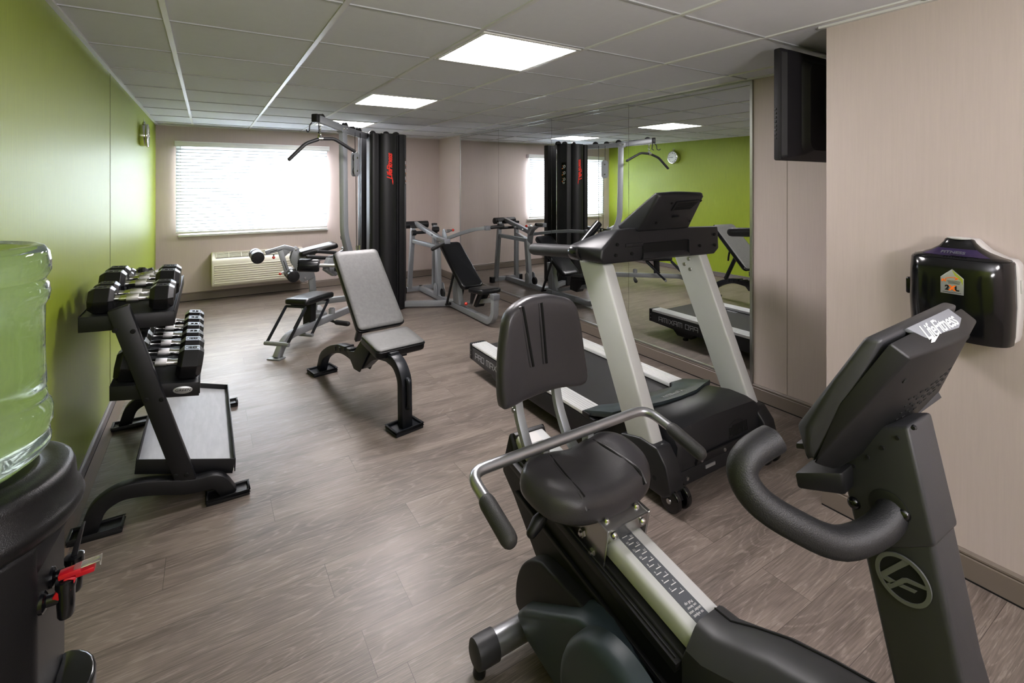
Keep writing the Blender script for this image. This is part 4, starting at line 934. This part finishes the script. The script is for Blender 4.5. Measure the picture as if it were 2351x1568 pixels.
MB().b2(bx0-.02, bx1+.02, 1.75, 3.2, .10, .15).build('deck_base', 'gap', tm)
Tb_ = frame((bx0+.19, 3.29, .1965), (1, 0, 0), (0, 1, 0))
stroke_text('belt_lettering', 'PRO MAXIMA', .035, .36, frame((bx0+.012, 3.24, .1955), (0, -1, 0), (1, 0, 0)), 'ink', tm, w=.16)
# motor hood
def hring(y, z, xa, xb, zb, ta, tb, r=.03):
    return [V(p) for p in ((xa, y, zb), (xb, y, zb), (tb+.004, y, z-r), (tb-.006, y, z-r*.35), (tb-r, y, z), (xc, y, z+.008), (ta+r, y, z), (ta+.006, y, z-r*.35), (ta-.004, y, z-r))]
hd = MB().rings([hring(1.99, .225, 1.80, 2.46, .09, 1.79, 2.47, .02), hring(1.9, .255, 1.80, 2.46, .09, 1.795, 2.465), hring(1.78, .295, 1.80, 2.46, .09, 1.80, 2.46), hring(1.66, .315, 1.80, 2.48, .09, 1.815, 2.47), hring(1.575, .312, 1.81, 2.52, .09, 1.83, 2.475),
                 hring(1.53, .295, 1.82, 2.54, .1, 1.835, 2.485), hring(1.51, .26, 1.82, 2.55, .11, 1.84, 2.50), hring(1.49, .13, 1.83, 2.55, .12, 1.85, 2.54, .01)]).build('motor_hood', 'hood', tm, ang=35)
sk = [(xl+.005, 2.03), (xl+.115, 2.035)]+[(xl+.118+(xr-xl-.236)*t, 2.035-.155*math.sin(PI*t)**.8) for t in [k/14 for k in range(15)]]+[(xr-.115, 2.035), (xr-.005, 2.03), (xr-.02, 1.83), (2.42, 1.80), (xc+.14, 1.735), (xc, 1.72), (xc-.14, 1.735), (1.82, 1.80), (xl+.02, 1.83)]
def skz(v): return V((v[0], v[1], v[2]+max(0, (2.03-v[1])*.32)))
o = MB(skz).prism(sk, 'XY', .2, .229).build('hood_apron', 'hoodblue', tm, bev=.002); lab(o, 'slate grey curved apron around the belt')
nrm = V((0, .32, 1)).normalized()
Tv = frame((xc+.03, 1.792, .3085), (-1, 0, 0), (0, -1, .32))
Tw = Tv.copy(); Tw.translation = Tv @ V((-.085, -.016, 0)); stroke_text('apron_lettering', 'VIPER', .03, .17, Tw, 'ink', tm, w=.16, slant=.2)
MB(Tv).box((-.06, -.028, .0003), (.035, .002, .001)).build('apron_mark', 'ink', tm, smooth=False)
# front grille and lower lip
MB().rings([[V((x, y, z)) for x, z in ((1.83, .062), (2.545, .062), (2.56, .13), (1.825, .13))] for y in (1.485, 1.53)]).build('front_lip', 'hood', tm, bev=.004)
MB().prism([(1.93, .135), (1.95, .17), (2.55, .17), (2.56, .135)], 'XZ', 1.479, 1.492).build('lip_strip', 'matt', tm, bev=.002)
for x in (1.965, 2.14, 2.36, 2.53): MB().lathe([(0, 1.472), (.008, 1.474), (.009, 1.48), (0, 1.481)], (x, 0, .15), 'Y', 12).build('screw', 'brushed', tm)
for x in (1.87, 2.2): MB().lathe([(0, 1.478), (.008, 1.479), (.009, 1.486), (0, 1.487)], (x, 0, .092), 'Y', 12).build('screw', 'brushed', tm)
MB().b2(2.0, 2.07, 1.480, 1.485, .098, .112).build('rating_plate', 'badge', tm, smooth=False)
gv = frame((2.2, 1.4985, .178), (1, 0, 0), (0, .155, 1))
MB(gv).prism([(0, 0), (.165, 0), (.155, .05), (.11, .072), (.06, .074), (.02, .058)], 'XY', -.002, .004).build('hood_vent', 'matt', tm, bev=.001)
m = MB(gv)
for k in range(13):
    x = .014+k*.0115; m.box((x, .03, .0048), (.0055, .05 if k > 1 else .035, .002))
m.build('vent_slots', 'gap', tm, smooth=False)
for x in (1.735, 1.80, 2.43, 2.50):
    wh = MB().lathe([(.012, x-.014), (.046, x-.015), (.052, x-.009), (.052, x+.009), (.046, x+.015), (.012, x+.014)], (0, 1.462, .052), 'X', 28).build('wheel', 'gloss', tm, bev=.0015)
    MB().lathe([(0, x-.02), (.011, x-.019), (.013, x-.013), (.013, x+.013), (.011, x+.019), (0, x+.02)], (0, 1.462, .052), 'X', 16).build('hub_bolt', 'brushed', wh)
for x in (1.7675, 2.465): MB().hull([(x-.016, 1.462-.03, .052), (x+.016, 1.462-.03, .052), (x-.016, 1.50, .03), (x+.016, 1.50, .03), (x-.016, 1.56, .1), (x+.016, 1.56, .1), (x-.016, 1.46, .1), (x+.016, 1.46, .1)]).build('wheel_fork', 'matt', tm, bev=.003)
MB().box((1.704, 1.62, .075), (.002, .05, .02)).build('warning_label', 'ink', tm, smooth=False)
# console
MB().hull([(x, 1.865, z) for x, z in ((1.715, 1.032), (2.60, 1.02), (2.645, 1.05), (2.635, 1.19), (1.90, 1.212), (1.81, 1.207), (1.70, 1.11), (1.69, 1.06))]+
          [(x, 1.99, z) for x, z in ((1.66, 1.045), (2.60, 1.035), (2.66, 1.06), (2.655, 1.165), (1.82, 1.19), (1.635, 1.115))]+
          [(x, 2.07, z) for x, z in ((1.64, 1.055), (2.62, 1.055), (2.65, 1.07), (2.645, 1.12), (1.64, 1.115))]).build('console_body', 'hood', tm, bev=.012, seg=3)
rc = MB().b2(1.985, 2.36, 1.858, 1.868, 1.045, 1.125).build('console_recess_shade', 'gap', tm, bev=.004)  # flat dark plate, shade of the recess put in its colour
MB().hull([(1.97, 1.86, 1.035), (2.36, 1.86, 1.03), (1.99, 1.86, 1.08), (2.34, 1.86, 1.07), (1.975, 1.845, 1.045), (2.35, 1.845, 1.04)]).b2(2.345, 2.362, 1.848, 1.868, 1.045, 1.125).b2(1.86, 1.99, 1.86, 1.868, 1.11, 1.13).build('recess_lip', 'hood', tm, bev=.003)
for x, z in ((1.79, 1.075), (1.80, 1.13), (1.905, 1.075), (2.46, 1.08), (2.60, 1.075), (2.595, 1.14)): MB().lathe([(0, 1.858), (.009, 1.859), (.009, 1.868), (0, 1.868)], (x, 0, z), 'Y', 12).build('screw', 'gap', tm)
for x in (1.67, 2.61):
    MB().tube([(x, 2.03, 1.082), (x, 2.46, 1.05)], .036, 20, True).build('hand_rail', 'foamdark', tm)
    MB().tube([(x, 1.99, 1.083), (x, 2.06, 1.08)], .042, 20).build('rail_collar', 'gloss', tm, bev=.004)
for s in (-1, 1):
    gx = xc+s*.40
    gp = MB().tube([(gx, 2.08, 1.10), (gx-s*.05, 2.08, 1.14), (gx-s*.145, 2.08, 1.222)], [.017, .022, .022], 16).build('pulse_grip', 'gloss', tm)
    MB().tube([(gx+s*.005, 2.08, 1.09), (gx-s*.045, 2.08, 1.135)], .013, 12).build('grip_neck', 'brushed', gp)
dsp = MB().hull([(x, y, z) for x, y, z in ((1.925, 1.985, 1.195), (2.345, 1.985, 1.195), (1.955, 1.75, 1.402), (2.315, 1.75, 1.402), (1.94, 1.85, 1.19), (2.345, 1.85, 1.19), (1.965, 1.722, 1.385), (2.318, 1.722, 1.385), (2.1, 1.735, 1.408), (1.93, 2.0, 1.215), (2.34, 2.0, 1.215))]).build('display_housing', 'hood', tm, bev=.012, seg=3)
df = frame((2.14, 1.784, 1.285), (1, 0, 0), (0, -.128, .195))
vt = MB(df).prism([(-.035, .018), (.115, .03), (.155, .085), (-.03, .078)], 'XY', -.002, .003).build('speaker_grille', 'matt', tm, bev=.001)
m = MB(df)
for k in range(7): m.box((.045+k*.004, .028+k*.0078, .0035), (.13+.004*k, .0028, .002))
m.build('grille_slots', 'gap', vt, smooth=False)
MB(df).hull([(.0, -.02, 0), (.05, -.018, 0), (.0, -.03, 0), (.05, -.024, 0), (.0, -.02, .008), (.05, -.018, .008)]).build('display_hook', 'matt', tm, bev=.001)
for a, b in ((-.10, -.06), (.17, -.06), (-.06, .068), (.165, .08)): MB(df).lathe([(0, .001), (.007, .001), (.007, .003), (0, .003)], (a, b, 0), 'Z', 12).build('screw', 'gap', tm)
uf = frame((2.135, 1.87, 1.305), (-1, 0, 0), (0, -.235, .2))
MB(uf).box((0, 0, .003), (.3, .2, .004)).build('display_screen', 'tvscreen', tm, bev=.002)

# ================================================================ RECUMBENT BIKE
bk_ = thing('exercise_bike', 'charcoal recumbent exercise bike with moulded seat in the right foreground', 'exercise bike', (.957, .9, 0))
xb0 = .957; RZ = lambda y: .46+(y-.70)*.165
# body side panels and lower covers
body = [(1.44, .585), (1.47, .50), (1.485, .435), (1.41, .385), (1.27, .256), (1.21, .12), (1.17, .06), (.2, .06), (.17, .12), (.24, .38), (.40, .46), (.55, .42), (.64, .40), (.70, RZ(.70)-.055), (1.40, RZ(1.40)-.055)]
MB().prism(body, 'YZ', .882, 1.032).build('frame_shroud', 'bikedark', bk_, bev=.008, seg=3)
fw = MB().prism([(1.13+.2*math.cos(math.radians(a)), .13+.2*math.sin(math.radians(a))) for a in range(75, -16, -7)]+[(1.25, .062), (.95, .062), (.95, .33)], 'YZ', .838, 1.075).build('flywheel_housing', 'bikedark', bk_, bev=.008, seg=3, ang=35)
chn = MB().bar([(.715, .872, RZ(.715)-.075), (1.40, .872, RZ(1.40)-.075)] if False else [(.872, .715, RZ(.715)-.07), (.872, 1.42, RZ(1.42)-.07)], .02, .022, (1, 0, 0)).bar([(.876, .72, RZ(.72)-.155), (.876, 1.38, RZ(1.38)-.155)], .012, .012, (1, 0, 0)).build('side_channel', 'matt', bk_, bev=.002)
MB().bar([(.8708, .722, RZ(.722)-.056), (.8708, 1.3, RZ(1.3)-.056)], .002, .004, (1, 0, 0)).build('channel_edge', 'bike', bk_, smooth=False)
cov = [(1.262, .135), (1.225, .175), (.978, .335), (.945, .345), (.905, .342), (.85, .325), (.80, .29), (.70, .17), (.66, .08), (1.0, .08), (1.2, .10)]
o = MB().hull([(.795, a, b) for a, b in cov]+[(.885, a+.012 if a > .9 else a, b+.006) for a, b in cov]).build('lower_cover', 'bikeblue', bk_, bev=.014, seg=3, ang=30); lab(o, 'slate grey lower side cover')
MB().lathe([(0, .742), (.165, .742), (.182, .75), (.19, .765), (.192, .80)], (0, .795, .215), 'X', 56).build('crank_cover', 'bikeblue', bk_, ang=50)
# hood between the rail and the console post
def hsec(y, z, w, d): return [V((xb0+a, y, b)) for a, b in ((-w, z-d), (-w, z-.045), (-w*.62, z-.008), (-w*.45, z), (w*.45, z), (w*.62, z-.008), (w, z-.045), (w, z-d))]
hd = MB().rings([hsec(.712, .452, .078, .14), hsec(.70, .483, .08, .15), hsec(.66, .484, .081, .16), hsec(.61, .504, .082, .18), hsec(.54, .534, .083, .2), hsec(.46, .556, .083, .23), hsec(.39, .572, .08, .26), hsec(.30, .570, .075, .3), hsec(.2, .50, .07, .3)]).build('front_hood', 'bike', bk_, ang=32)
MB().tube([(xb0+.02, .70, .4835), (xb0+.02, .66, .4845), (xb0+.03, .61, .5045), (xb0+.032, .54, .5345), (xb0+.034, .46, .5565), (xb0+.034, .39, .5725)], .0022, 6).build('hood_seam', 'gap', hd)
for y_, z_ in ((.62, .40), (.5, .36)): MB().lathe([(0, .868), (.008, .869), (.009, .885), (0, .885)], (0, y_, z_), 'X', 12).build('screw', 'gap', hd)
# aluminium seat rail with scale
RT = frame((xb0, .70, RZ(.70)), (1, 0, 0), (0, 1, .165))
rail = MB(RT)
rail.rings([[V((a, y, b)) for a, b in ((-.052, -.05), (.052, -.05), (.058, -.012), (.052, -.002), (.045, 0), (-.045, 0), (-.052, -.002), (-.058, -.012))] for y in (0, .735)])
rail = rail.build('seat_rail', 'rail', bk_, ang=50)
sp = MB(RT).box((-.005, .165, .0006), (.044, .33, .0012)).build('position_scale', 'strip', rail, smooth=False); lab(sp, 'grey scale strip with white position numbers')
m = MB(RT)
for k in range(21):
    y = .078+k*.0118; x = -.005+(.006 if k % 2 == 0 else -.006)
    m.box((x, y, .0014), (.0175, .0019, .0006))
m.build('scale_mark', 'whiteink', sp, smooth=False)
for k in range(21):
    y = .078+k*.0118
    text('scale_number', str(k+1), .0086, RT @ Matrix.Translation((-.005+(-.0125 if k % 2 == 1 else .0125), y+.0064, .0014)) @ rot('Z', 180), 'whiteink', sp, extrude=.0002)
for k, s in enumerate(('Pull up', 'on lever', 'under seat', 'to adjust')):
    text('scale_note', s, .0092, RT @ Matrix.Translation((-.005, .024+(3-k)*.0095, .0014)) @ rot('Z', 180), 'whiteink', sp, extrude=.0002)
MB(RT).b2(-.06, .06, .728, .745, -.052, .004).build('rail_end_cap', 'bike', rail, bev=.003)
MB(RT).box((-.012, .70, .0008), (.06, .05, .0012)).build('rail_label', 'whitewash', rail, smooth=False)
# seat carriage
cg = MB(RT)
for (a, b, c, d, e, f) in ((-.076, -.07, .255, .47, -.085, .042), (.07, .076, .255, .47, -.085, .042), (-.076, .076, .255, .47, .036, .042), (-.076, .076, .255, .261, .004, .042)): cg.b2(a, b, c, d, e, f)
cg = cg.build('seat_carriage', 'brushed', bk_, bev=.003)
for x, y in ((-.055, .285), (.055, .285), (.055, .44)):
    MB(RT).lathe([(0, .05), (.005, .05), (.0085, .046), (.009, .042), (0, .041)], (x, y, 0), 'Z', 12).build('screw', 'chrome', cg)
for x in (-.052, .052): MB(RT).lathe([(0, .247), (.005, .2475), (.008, .25), (.009, .255), (0, .256)], (x, 0, .023), 'Y', 12).build('screw', 'chrome', cg)
for y, z, r in ((.40, -.005, .018), (.345, -.035, .013), (.30, -.055, .011)): MB(RT).lathe([(0, -.088), (r*.5, -.088), (r*.6, -.082), (r*.95, -.082), (r, -.076), (0, -.075)], (0, y, z), 'X', 6 if r < .018 else 20).build('bolt', 'brushed', cg)
MB(RT).b2(-.085, .05, .335, .46, .03, .056).build('seat_bracket', 'brushed', bk_, bev=.003)
MB(RT).b2(-.095, -.05, .38, .47, .0, .055).lathe([(0, -.1), (.02, -.1), (.02, -.09), (0, -.09)], (0, .44, .03), 'X', 14).build('latch_box', 'matt', bk_, bev=.004)
lv = MB().tube([(.868, 1.115, .545), (.81, 1.115, .53), (.775, 1.11, .512), (.74, 1.105, .485)], [.008, .012, .019, .014], 14, True).build('adjusting_lever', 'matt', bk_)
# moulded seat
so = smooth_loop([(.748, 1.12), (.765, 1.045), (.82, .995), (.90, .978), (.99, .978), (1.08, .995), (1.143, 1.045), (1.164, 1.12), (1.155, 1.18), (1.11, 1.22), (1.03, 1.226), (.957, 1.222), (.885, 1.226), (.81, 1.22), (.76, 1.18)], 5)
def sdome(x, y):
    u = (x-xb0)/.2; v = (y-1.10)/.12
    dip = -.016*math.exp(-((abs(u)-0)/.55)**2)*(1 if v > -.8 else .6)
    lift = .012*v
    return dip+lift
sd_ = MB().pad(so, [(.05, .553), (.012, .556), (.002, .566), (0, .58), (.003, .602), (.010, .617), (.022, .627), (.045, .633), (.085, .634), (.13, .631)], sdome).build('seat', 'seat', bk_, ang=70)
for s in (-1, 1):
    pts = []
    for k in range(13):
        t = k/12; y = 1.222-.232*t; x = xb0+s*(.078+.026*math.sin(t*PI*.5))
        z = .630+sdome(x, y)
        if t > .88: z -= ((t-.88)/.12)**2*.03
        if t < .1: z -= (.1-t)/.1*.02
        pts.append((x, y, z))
    MB().tube(pts, .0042, 8).build('seat_groove', 'gap', sd_)
    MB().tube([(x_+s*.007, y_, z_+.0005) for x_, y_, z_ in pts], .0045, 8).build('seat_piping', 'seat', sd_)
# wrap-around handle
hp = [(.607, .985, .600), (.607, 1.10, .632), (.607, 1.185, .648), (.70, 1.225, .662), (.86, 1.262, .668), (.957, 1.268, .668), (1.06, 1.262, .668), (1.20, 1.235, .66), (1.308, 1.19, .645), (1.308, 1.10, .628), (1.308, .985, .597)]
hl = fillet([hp[0], hp[2], hp[5], hp[8], hp[10]], .09, 8)
sh_ = MB().tube(fillet([(.607, 1.09, .632), (.607, 1.195, .656), (1.308, 1.215, .655), (1.308, 1.09, .632)], .06, 7), .0155, 18).build('side_handle', 'tubealu', bk_)
for x, y0_, z0_ in ((.607, .972, .598), (1.308, .972, .598)):
    o = MB().tube([(x, 1.115, .6365), (x, 1.05, .619), (x, y0_, z0_)], .0215, 18, True).build('hand_grip', 'foam', sh_)
for x in (.87, 1.045): MB().b2(x-.012, x+.012, 1.20, 1.232, .55, .645).build('handle_bracket', 'frame', bk_, bev=.002)
# backrest
bo_ = smooth_loop([(-.165, -.015), (-.168, .10), (-.158, .2), (-.135, .27), (-.06, .305), (0, .31), (.06, .305), (.13, .275), (.156, .2), (.172, .1), (.183, .008), (.158, -.022), (.08, -.02), (0, -.025), (-.08, -.03), (-.14, -.033)], 4)
KB = frame((xb0+.005, 1.345, .755), (1, 0, 0), (0, .07, 1))        # z of this frame points back to front (-y)
bd_ = lambda x, y: -.035*(x/.17)**2*0+.03*(x/.17)**2-.012*math.cos(y/.33*PI)
MB(KB).pad(bo_, [(.03, -.055), (.006, -.052), (0, -.042), (0, -.014), (.004, -.005), (.012, .001), (.03, .003), (.07, .002), (.12, .0)], bd_).build('backrest', 'seat', bk_, ang=70)
for x0_, x1_ in ((-.085, -.035), (-.005, .02)):
    pts = [(x0_+(x1_-x0_)*t, .288-.208*t, .003+bd_(x0_+(x1_-x0_)*t, .288-.208*t)) for t in [k/10 for k in range(11)]]
    MB(KB).tube(pts, [.0048]*11, 8).build('backrest_groove', 'gap', bk_)
    MB(KB).tube([(a-.009, b, c-.002) for a, b, c in pts], [.005]*11, 8).build('backrest_rib', 'seat', bk_)
for x in (-.085, .075):
    MB().bar(fillet([(xb0+x, 1.375, .83), (xb0+x, 1.37, .70), (xb0+x, 1.30, .585), (xb0+x, 1.22, .555)], .08, 6), .03, .022, (1, 0, 0)).build('backrest_post', 'frame', bk_, bev=.003)
MB().lathe([(0, xb0-.105), (.008, xb0-.104), (.009, xb0-.1), (0, xb0-.099)], (0, 1.368, .70), 'X', 14).build('bolt', 'brushed', bk_)
MB().bar([(xb0-.09, 1.22, .555), (xb0+.08, 1.22, .555)], .06, .02, (0, 1, 0)).build('post_bracket', 'frame', bk_, bev=.003)
# stabilisers
stb = MB().tube([(.68, 1.275, .066), (1.235, 1.275, .066)], .036, 22).build('rear_stabiliser', 'tubealu', bk_)
for x, s in ((.68, -1), (1.235, 1)):
    MB().lathe([(0, x+s*.02), (.03, x+s*.02), (.040, x+s*.014), (.042, x), (.042, x-s*.05), (.036, x-s*.052)], (0, 1.275, .066), 'X', 26).build('end_cap', 'bike', stb)
    MB().lathe([(0, 0), (.018, 0), (.02, .008), (.016, .03), (0, .03)], (x, 1.275, 0), 'Z', 14).build('levelling_foot', 'gloss', stb)
MB().tube([(.70, .28, .06), (1.215, .28, .06)], .034, 18).build('front_stabiliser', 'tubealu', bk_)
for x in (.70, 1.215): MB().lathe([(0, 0), (.02, 0), (.022, .01), (.016, .03), (0, .03)], (x, .28, 0), 'Z', 14).build('levelling_foot', 'gloss', bk_)
# console post
post = [(.402, .970), (.374, .856), (.333, .674), (.24, .26), (.12, .26), (.25, .747), (.284, .93), (.318, 1.075)]
ps = MB().prism(post, 'YZ', .90, .985).build('console_post', 'bike', bk_, bev=.009, seg=3)
col = [(.406, .985), (.372, .852), (.340, .868), (.2795, .905), (.313, 1.078), (.33, 1.10), (.41, 1.0)]
MB().prism([(.408, .985), (.377, .86), (.35, .868), (.2785, .918), (.312, 1.08), (.36, 1.06)], 'YZ', .897, .988).build('post_collar', 'bike', ps, bev=.006, seg=3)
LTb = frame((.8985, .318, .846), (0, -1, 0), (0, .17, 1))
lgb = MB(LTb)
lgb.lathe([(.0, 0), (1.0, 0), (1.0, .002), (.0, .002)], (0, 0, 0), 'Z', 48)
for v in lgb.bm.verts:
    p = LTb.inverted() @ v.co; v.co = LTb @ V((p.x*.0345, p.y*.0345, p.z))
lgb = lgb.build('logo_badge', 'gap', ps); lab(lgb, 'round grey LF emblem')
m = MB(LTb); R_ = .0345
m.rings([[V((r*math.cos(2*PI*k/48), r*math.sin(2*PI*k/48), z)) for r, z in ((R_+.001, .001), (R_+.001, .0042), (R_-.0045, .0042), (R_-.0045, .001))] for k in range(48)], caps=False, closed=True)
m.build('logo_ring', 'badgegrey', lgb)
m = MB(LTb)
m.T = LTb
for pl in ([(-0.0295, -0.009), (-0.0147, 0.0102), (0.000, 0.0292), (0.0094, 0.0292), (-0.0063, 0.0099), (-0.0203, -0.0086), (-0.0263, -0.015), (-0.0306, -0.0143)], [(-0.0269, -0.015), (-0.0197, -0.0085), (-0.0088, -0.0088), (-0.0143, -0.0165)],
           [(-0.0241, -0.0236), (-0.0088, -0.0088), (-0.0002, 0.0023), (0.0038, 0.0048), (0.007, 0.0057), (0.0302, 0.0086), (0.0312, 0.0041), (0.0059, -0.001), (0.0024, -0.0038), (-0.0001, -0.0077), (-0.0177, -0.0277)], [(-0.0047, -0.0136), (0.0005, -0.0077), (0.0182, -0.0053), (0.0149, -0.0105)]):
    m.prism(pl, 'XY', .0015, .0036)
m.build('logo_letters', 'badgegrey', lgb, smooth=False)
for y_, z_ in ((.384, .925), (.317, .945)):
    MB().lathe([(0, .889), (.004, .889), (.0075, .891), (.0095, .895), (.0095, .9), (0, .901)], (0, y_, z_), 'X', 16).build('bolt', 'gloss', ps)
# front handlebars
for s in (-1, 1):
    f = lambda x: xb0+s*(xb0-x)
    pts = [(f(.93), .335, .955), (f(.875), .335, .925), (f(.80), .36, .912), (f(.74), .396, .94), (f(.70), .428, .972), (f(.69), .447, 1.005), (f(.71), .447, 1.03), (f(.768), .438, 1.045)]
    cat = []
    for i in range(len(pts)-1):
        p0, p1, p2, p3 = V(pts[max(i-1, 0)]), V(pts[i]), V(pts[i+1]), V(pts[min(i+2, len(pts)-1)])
        for q in range(5):
            t = q/5; cat.append(.5*((2*p1)+(p2-p0)*t+(2*p0-5*p1+4*p2-p3)*t*t+(3*p1-p0-3*p2+p3)*t**3))
    cat.append(V(pts[-1]))
    MB().tube(cat, .0225, 22, True).build('handlebar', 'foamdark' if s < 0 else 'foamdark', bk_)
MB().lathe([(.0225, .893), (.027, .895), (.027, .902), (.0225, .904)], (0, .336, .943), 'X', 24).build('handlebar_collar', 'matt', ps)
# console
A1, A2, A3, A4 = (.795, .327, 1.228), (1.115, .335, 1.237), (1.11, .425, 1.045), (.80, .408, 1.003)
Tb1, Tb2 = (.80, .306, 1.229), (1.105, .312, 1.237)
B1, B2, B3, B4 = (.818, .281, 1.207), (1.115, .290, 1.213), (1.10, .338, 1.075), (.865, .392, .988)
low = (.80, .395, 1.0)
shell = MB().hull([A1, A2, A3, A4, Tb1, Tb2, (.81, .378, 1.055), (1.1, .36, 1.07), (.80, .425, 1.06), (1.11, .43, 1.09), (.785, .355, 1.17), (.785, .40, 1.07), (1.125, .36, 1.18)]).build('console_shell', 'bike', bk_, bev=.007, seg=3)
bkp = MB().hull([(.803, .3, 1.2255), (1.1, .307, 1.233), B1, B2, (.96, .276, 1.204), (1.03, .277, 1.206), B3, (.98, .352, 1.03), B4, (.84, .388, .995), (.80, .40, 1.01), (.795, .36, 1.12), (1.11, .335, 1.10)]).build('console_back', 'bikedark', bk_, bev=.004, seg=2)
O = V(((Tb1[0]+Tb2[0])/2, (Tb1[1]+Tb2[1])/2, (Tb1[2]+Tb2[2])/2)); Bm = (V(B1)+V(B2))/2
LC = frame((O+Bm)/2+V((.0, 0, .0)), V(Tb2)-V(Tb1), O-Bm)
LC.translation = LC.translation+LC.to_3x3() @ V((.004, .0008, .0012))
np_ = MB(LC).prism([(-.085, .0165), (.09, .0165), (.098, -.004), (.05, -.0165), (-.02, -.0185), (-.055, -.012)], 'XY', -.006, .0008).build('nameplate', 'plate', bkp, bev=.0008)
lt_ = text('nameplate_lettering', 'LifeFitness', .030, LC @ Matrix.Translation((.006, .0, .001)), 'ink', np_, shear=.3, bold=.0003, spacing=.9, extrude=.0004, sx=1.2)
MB(LC).prism([(-.062, -.0135), (-.05, -.0145), (-.02, -.0095), (-.05, -.0095)], 'XY', .0006, .0013).build('nameplate_swoosh', 'whiteink', np_, smooth=False)
bf = frame((.975, .335, 1.115), (1, .08, 0), V(B1)-V(B4))
fq = (V(B1), V(B2), V(B3), V(B4))
def onback(u, v, d=0):
    p = (fq[0]*(1-u)+fq[1]*u)*(1-v)+(fq[3]*(1-u)+fq[2]*u)*v
    n = (fq[1]-fq[0]).cross(fq[3]-fq[0]).normalized(); d += .0035
    if n.y > 0: n = -n
    return p+n*(d+.0012), n
from mathutils.bvhtree import BVHTree
tree = BVHTree.FromPolygons([v.co.copy() for v in bkp.data.vertices], [tuple(p.vertices) for p in bkp.data.polygons])
def onshell(u, v):
    p, n = onback(u, v); w0 = WL[bkp.name]
    hit, nn, _, _ = tree.ray_cast(p-w0+n*.05, -n, .1)
    return (hit+w0, nn) if hit is not None else (None, None)
m = MB()
for i in range(9):
    for j in range(4):
        p, n = onshell(.3+i*.062, .46+j*.07+.012*(i % 2))
        if p is not None and n.y < -.3:
            m.T = frame(p, (fq[1]-fq[0]), n.cross(fq[1]-fq[0])); m.box((0, 0, 0), (.011, .003, .0012))
m.T = None
m.build('vent_slots', 'gap', bkp, smooth=False)
for u, v in ((.08, .2), (.88, .14)):
    p, n = onshell(u, v)
    if p is not None: MB(frame(p, (fq[1]-fq[0]), n.cross(fq[1]-fq[0]))).lathe([(0, -.001), (.0045, -.001), (.0045, .0006), (0, .0006)], (0, 0, 0), 'Z', 12).build('screw_hole', 'gap', bkp)
MB().hull([onback(.62, .9, -.006)[0], onback(.97, .93, -.006)[0], onback(.62, 1.0, 0)[0], onback(.97, 1.02, 0)[0], onback(.62, .95, .004)[0], onback(.97, .98, .004)[0]]).build('back_ledge', 'bike', bkp, bev=.001)
MB().hull([(.83, .405, 1.03), (1.08, .42, 1.04), (.825, .44, 1.018), (1.08, .455, 1.03), (.83, .405, 1.018), (1.08, .42, 1.025), (.825, .44, 1.008), (1.08, .455, 1.02)]).build('reading_rack', 'bike', bk_, bev=.003)
MB().hull([(.83, .445, .965), (1.08, .46, .975), (.83, .44, .94), (1.08, .455, .95), (.86, .385, .985), (1.05, .39, 1.0), (.87, .385, .945), (1.05, .39, .96)]).build('console_tray', 'bikedark', bk_, bev=.005)
m = MB()
for k in range(5): m.lathe([(0, .895), (.003, .895), (.004, .9), (0, .901)], (0, .385-.02*k, .985+.024*k), 'X', 8)
m.build('console_screws', 'matt', bk_)
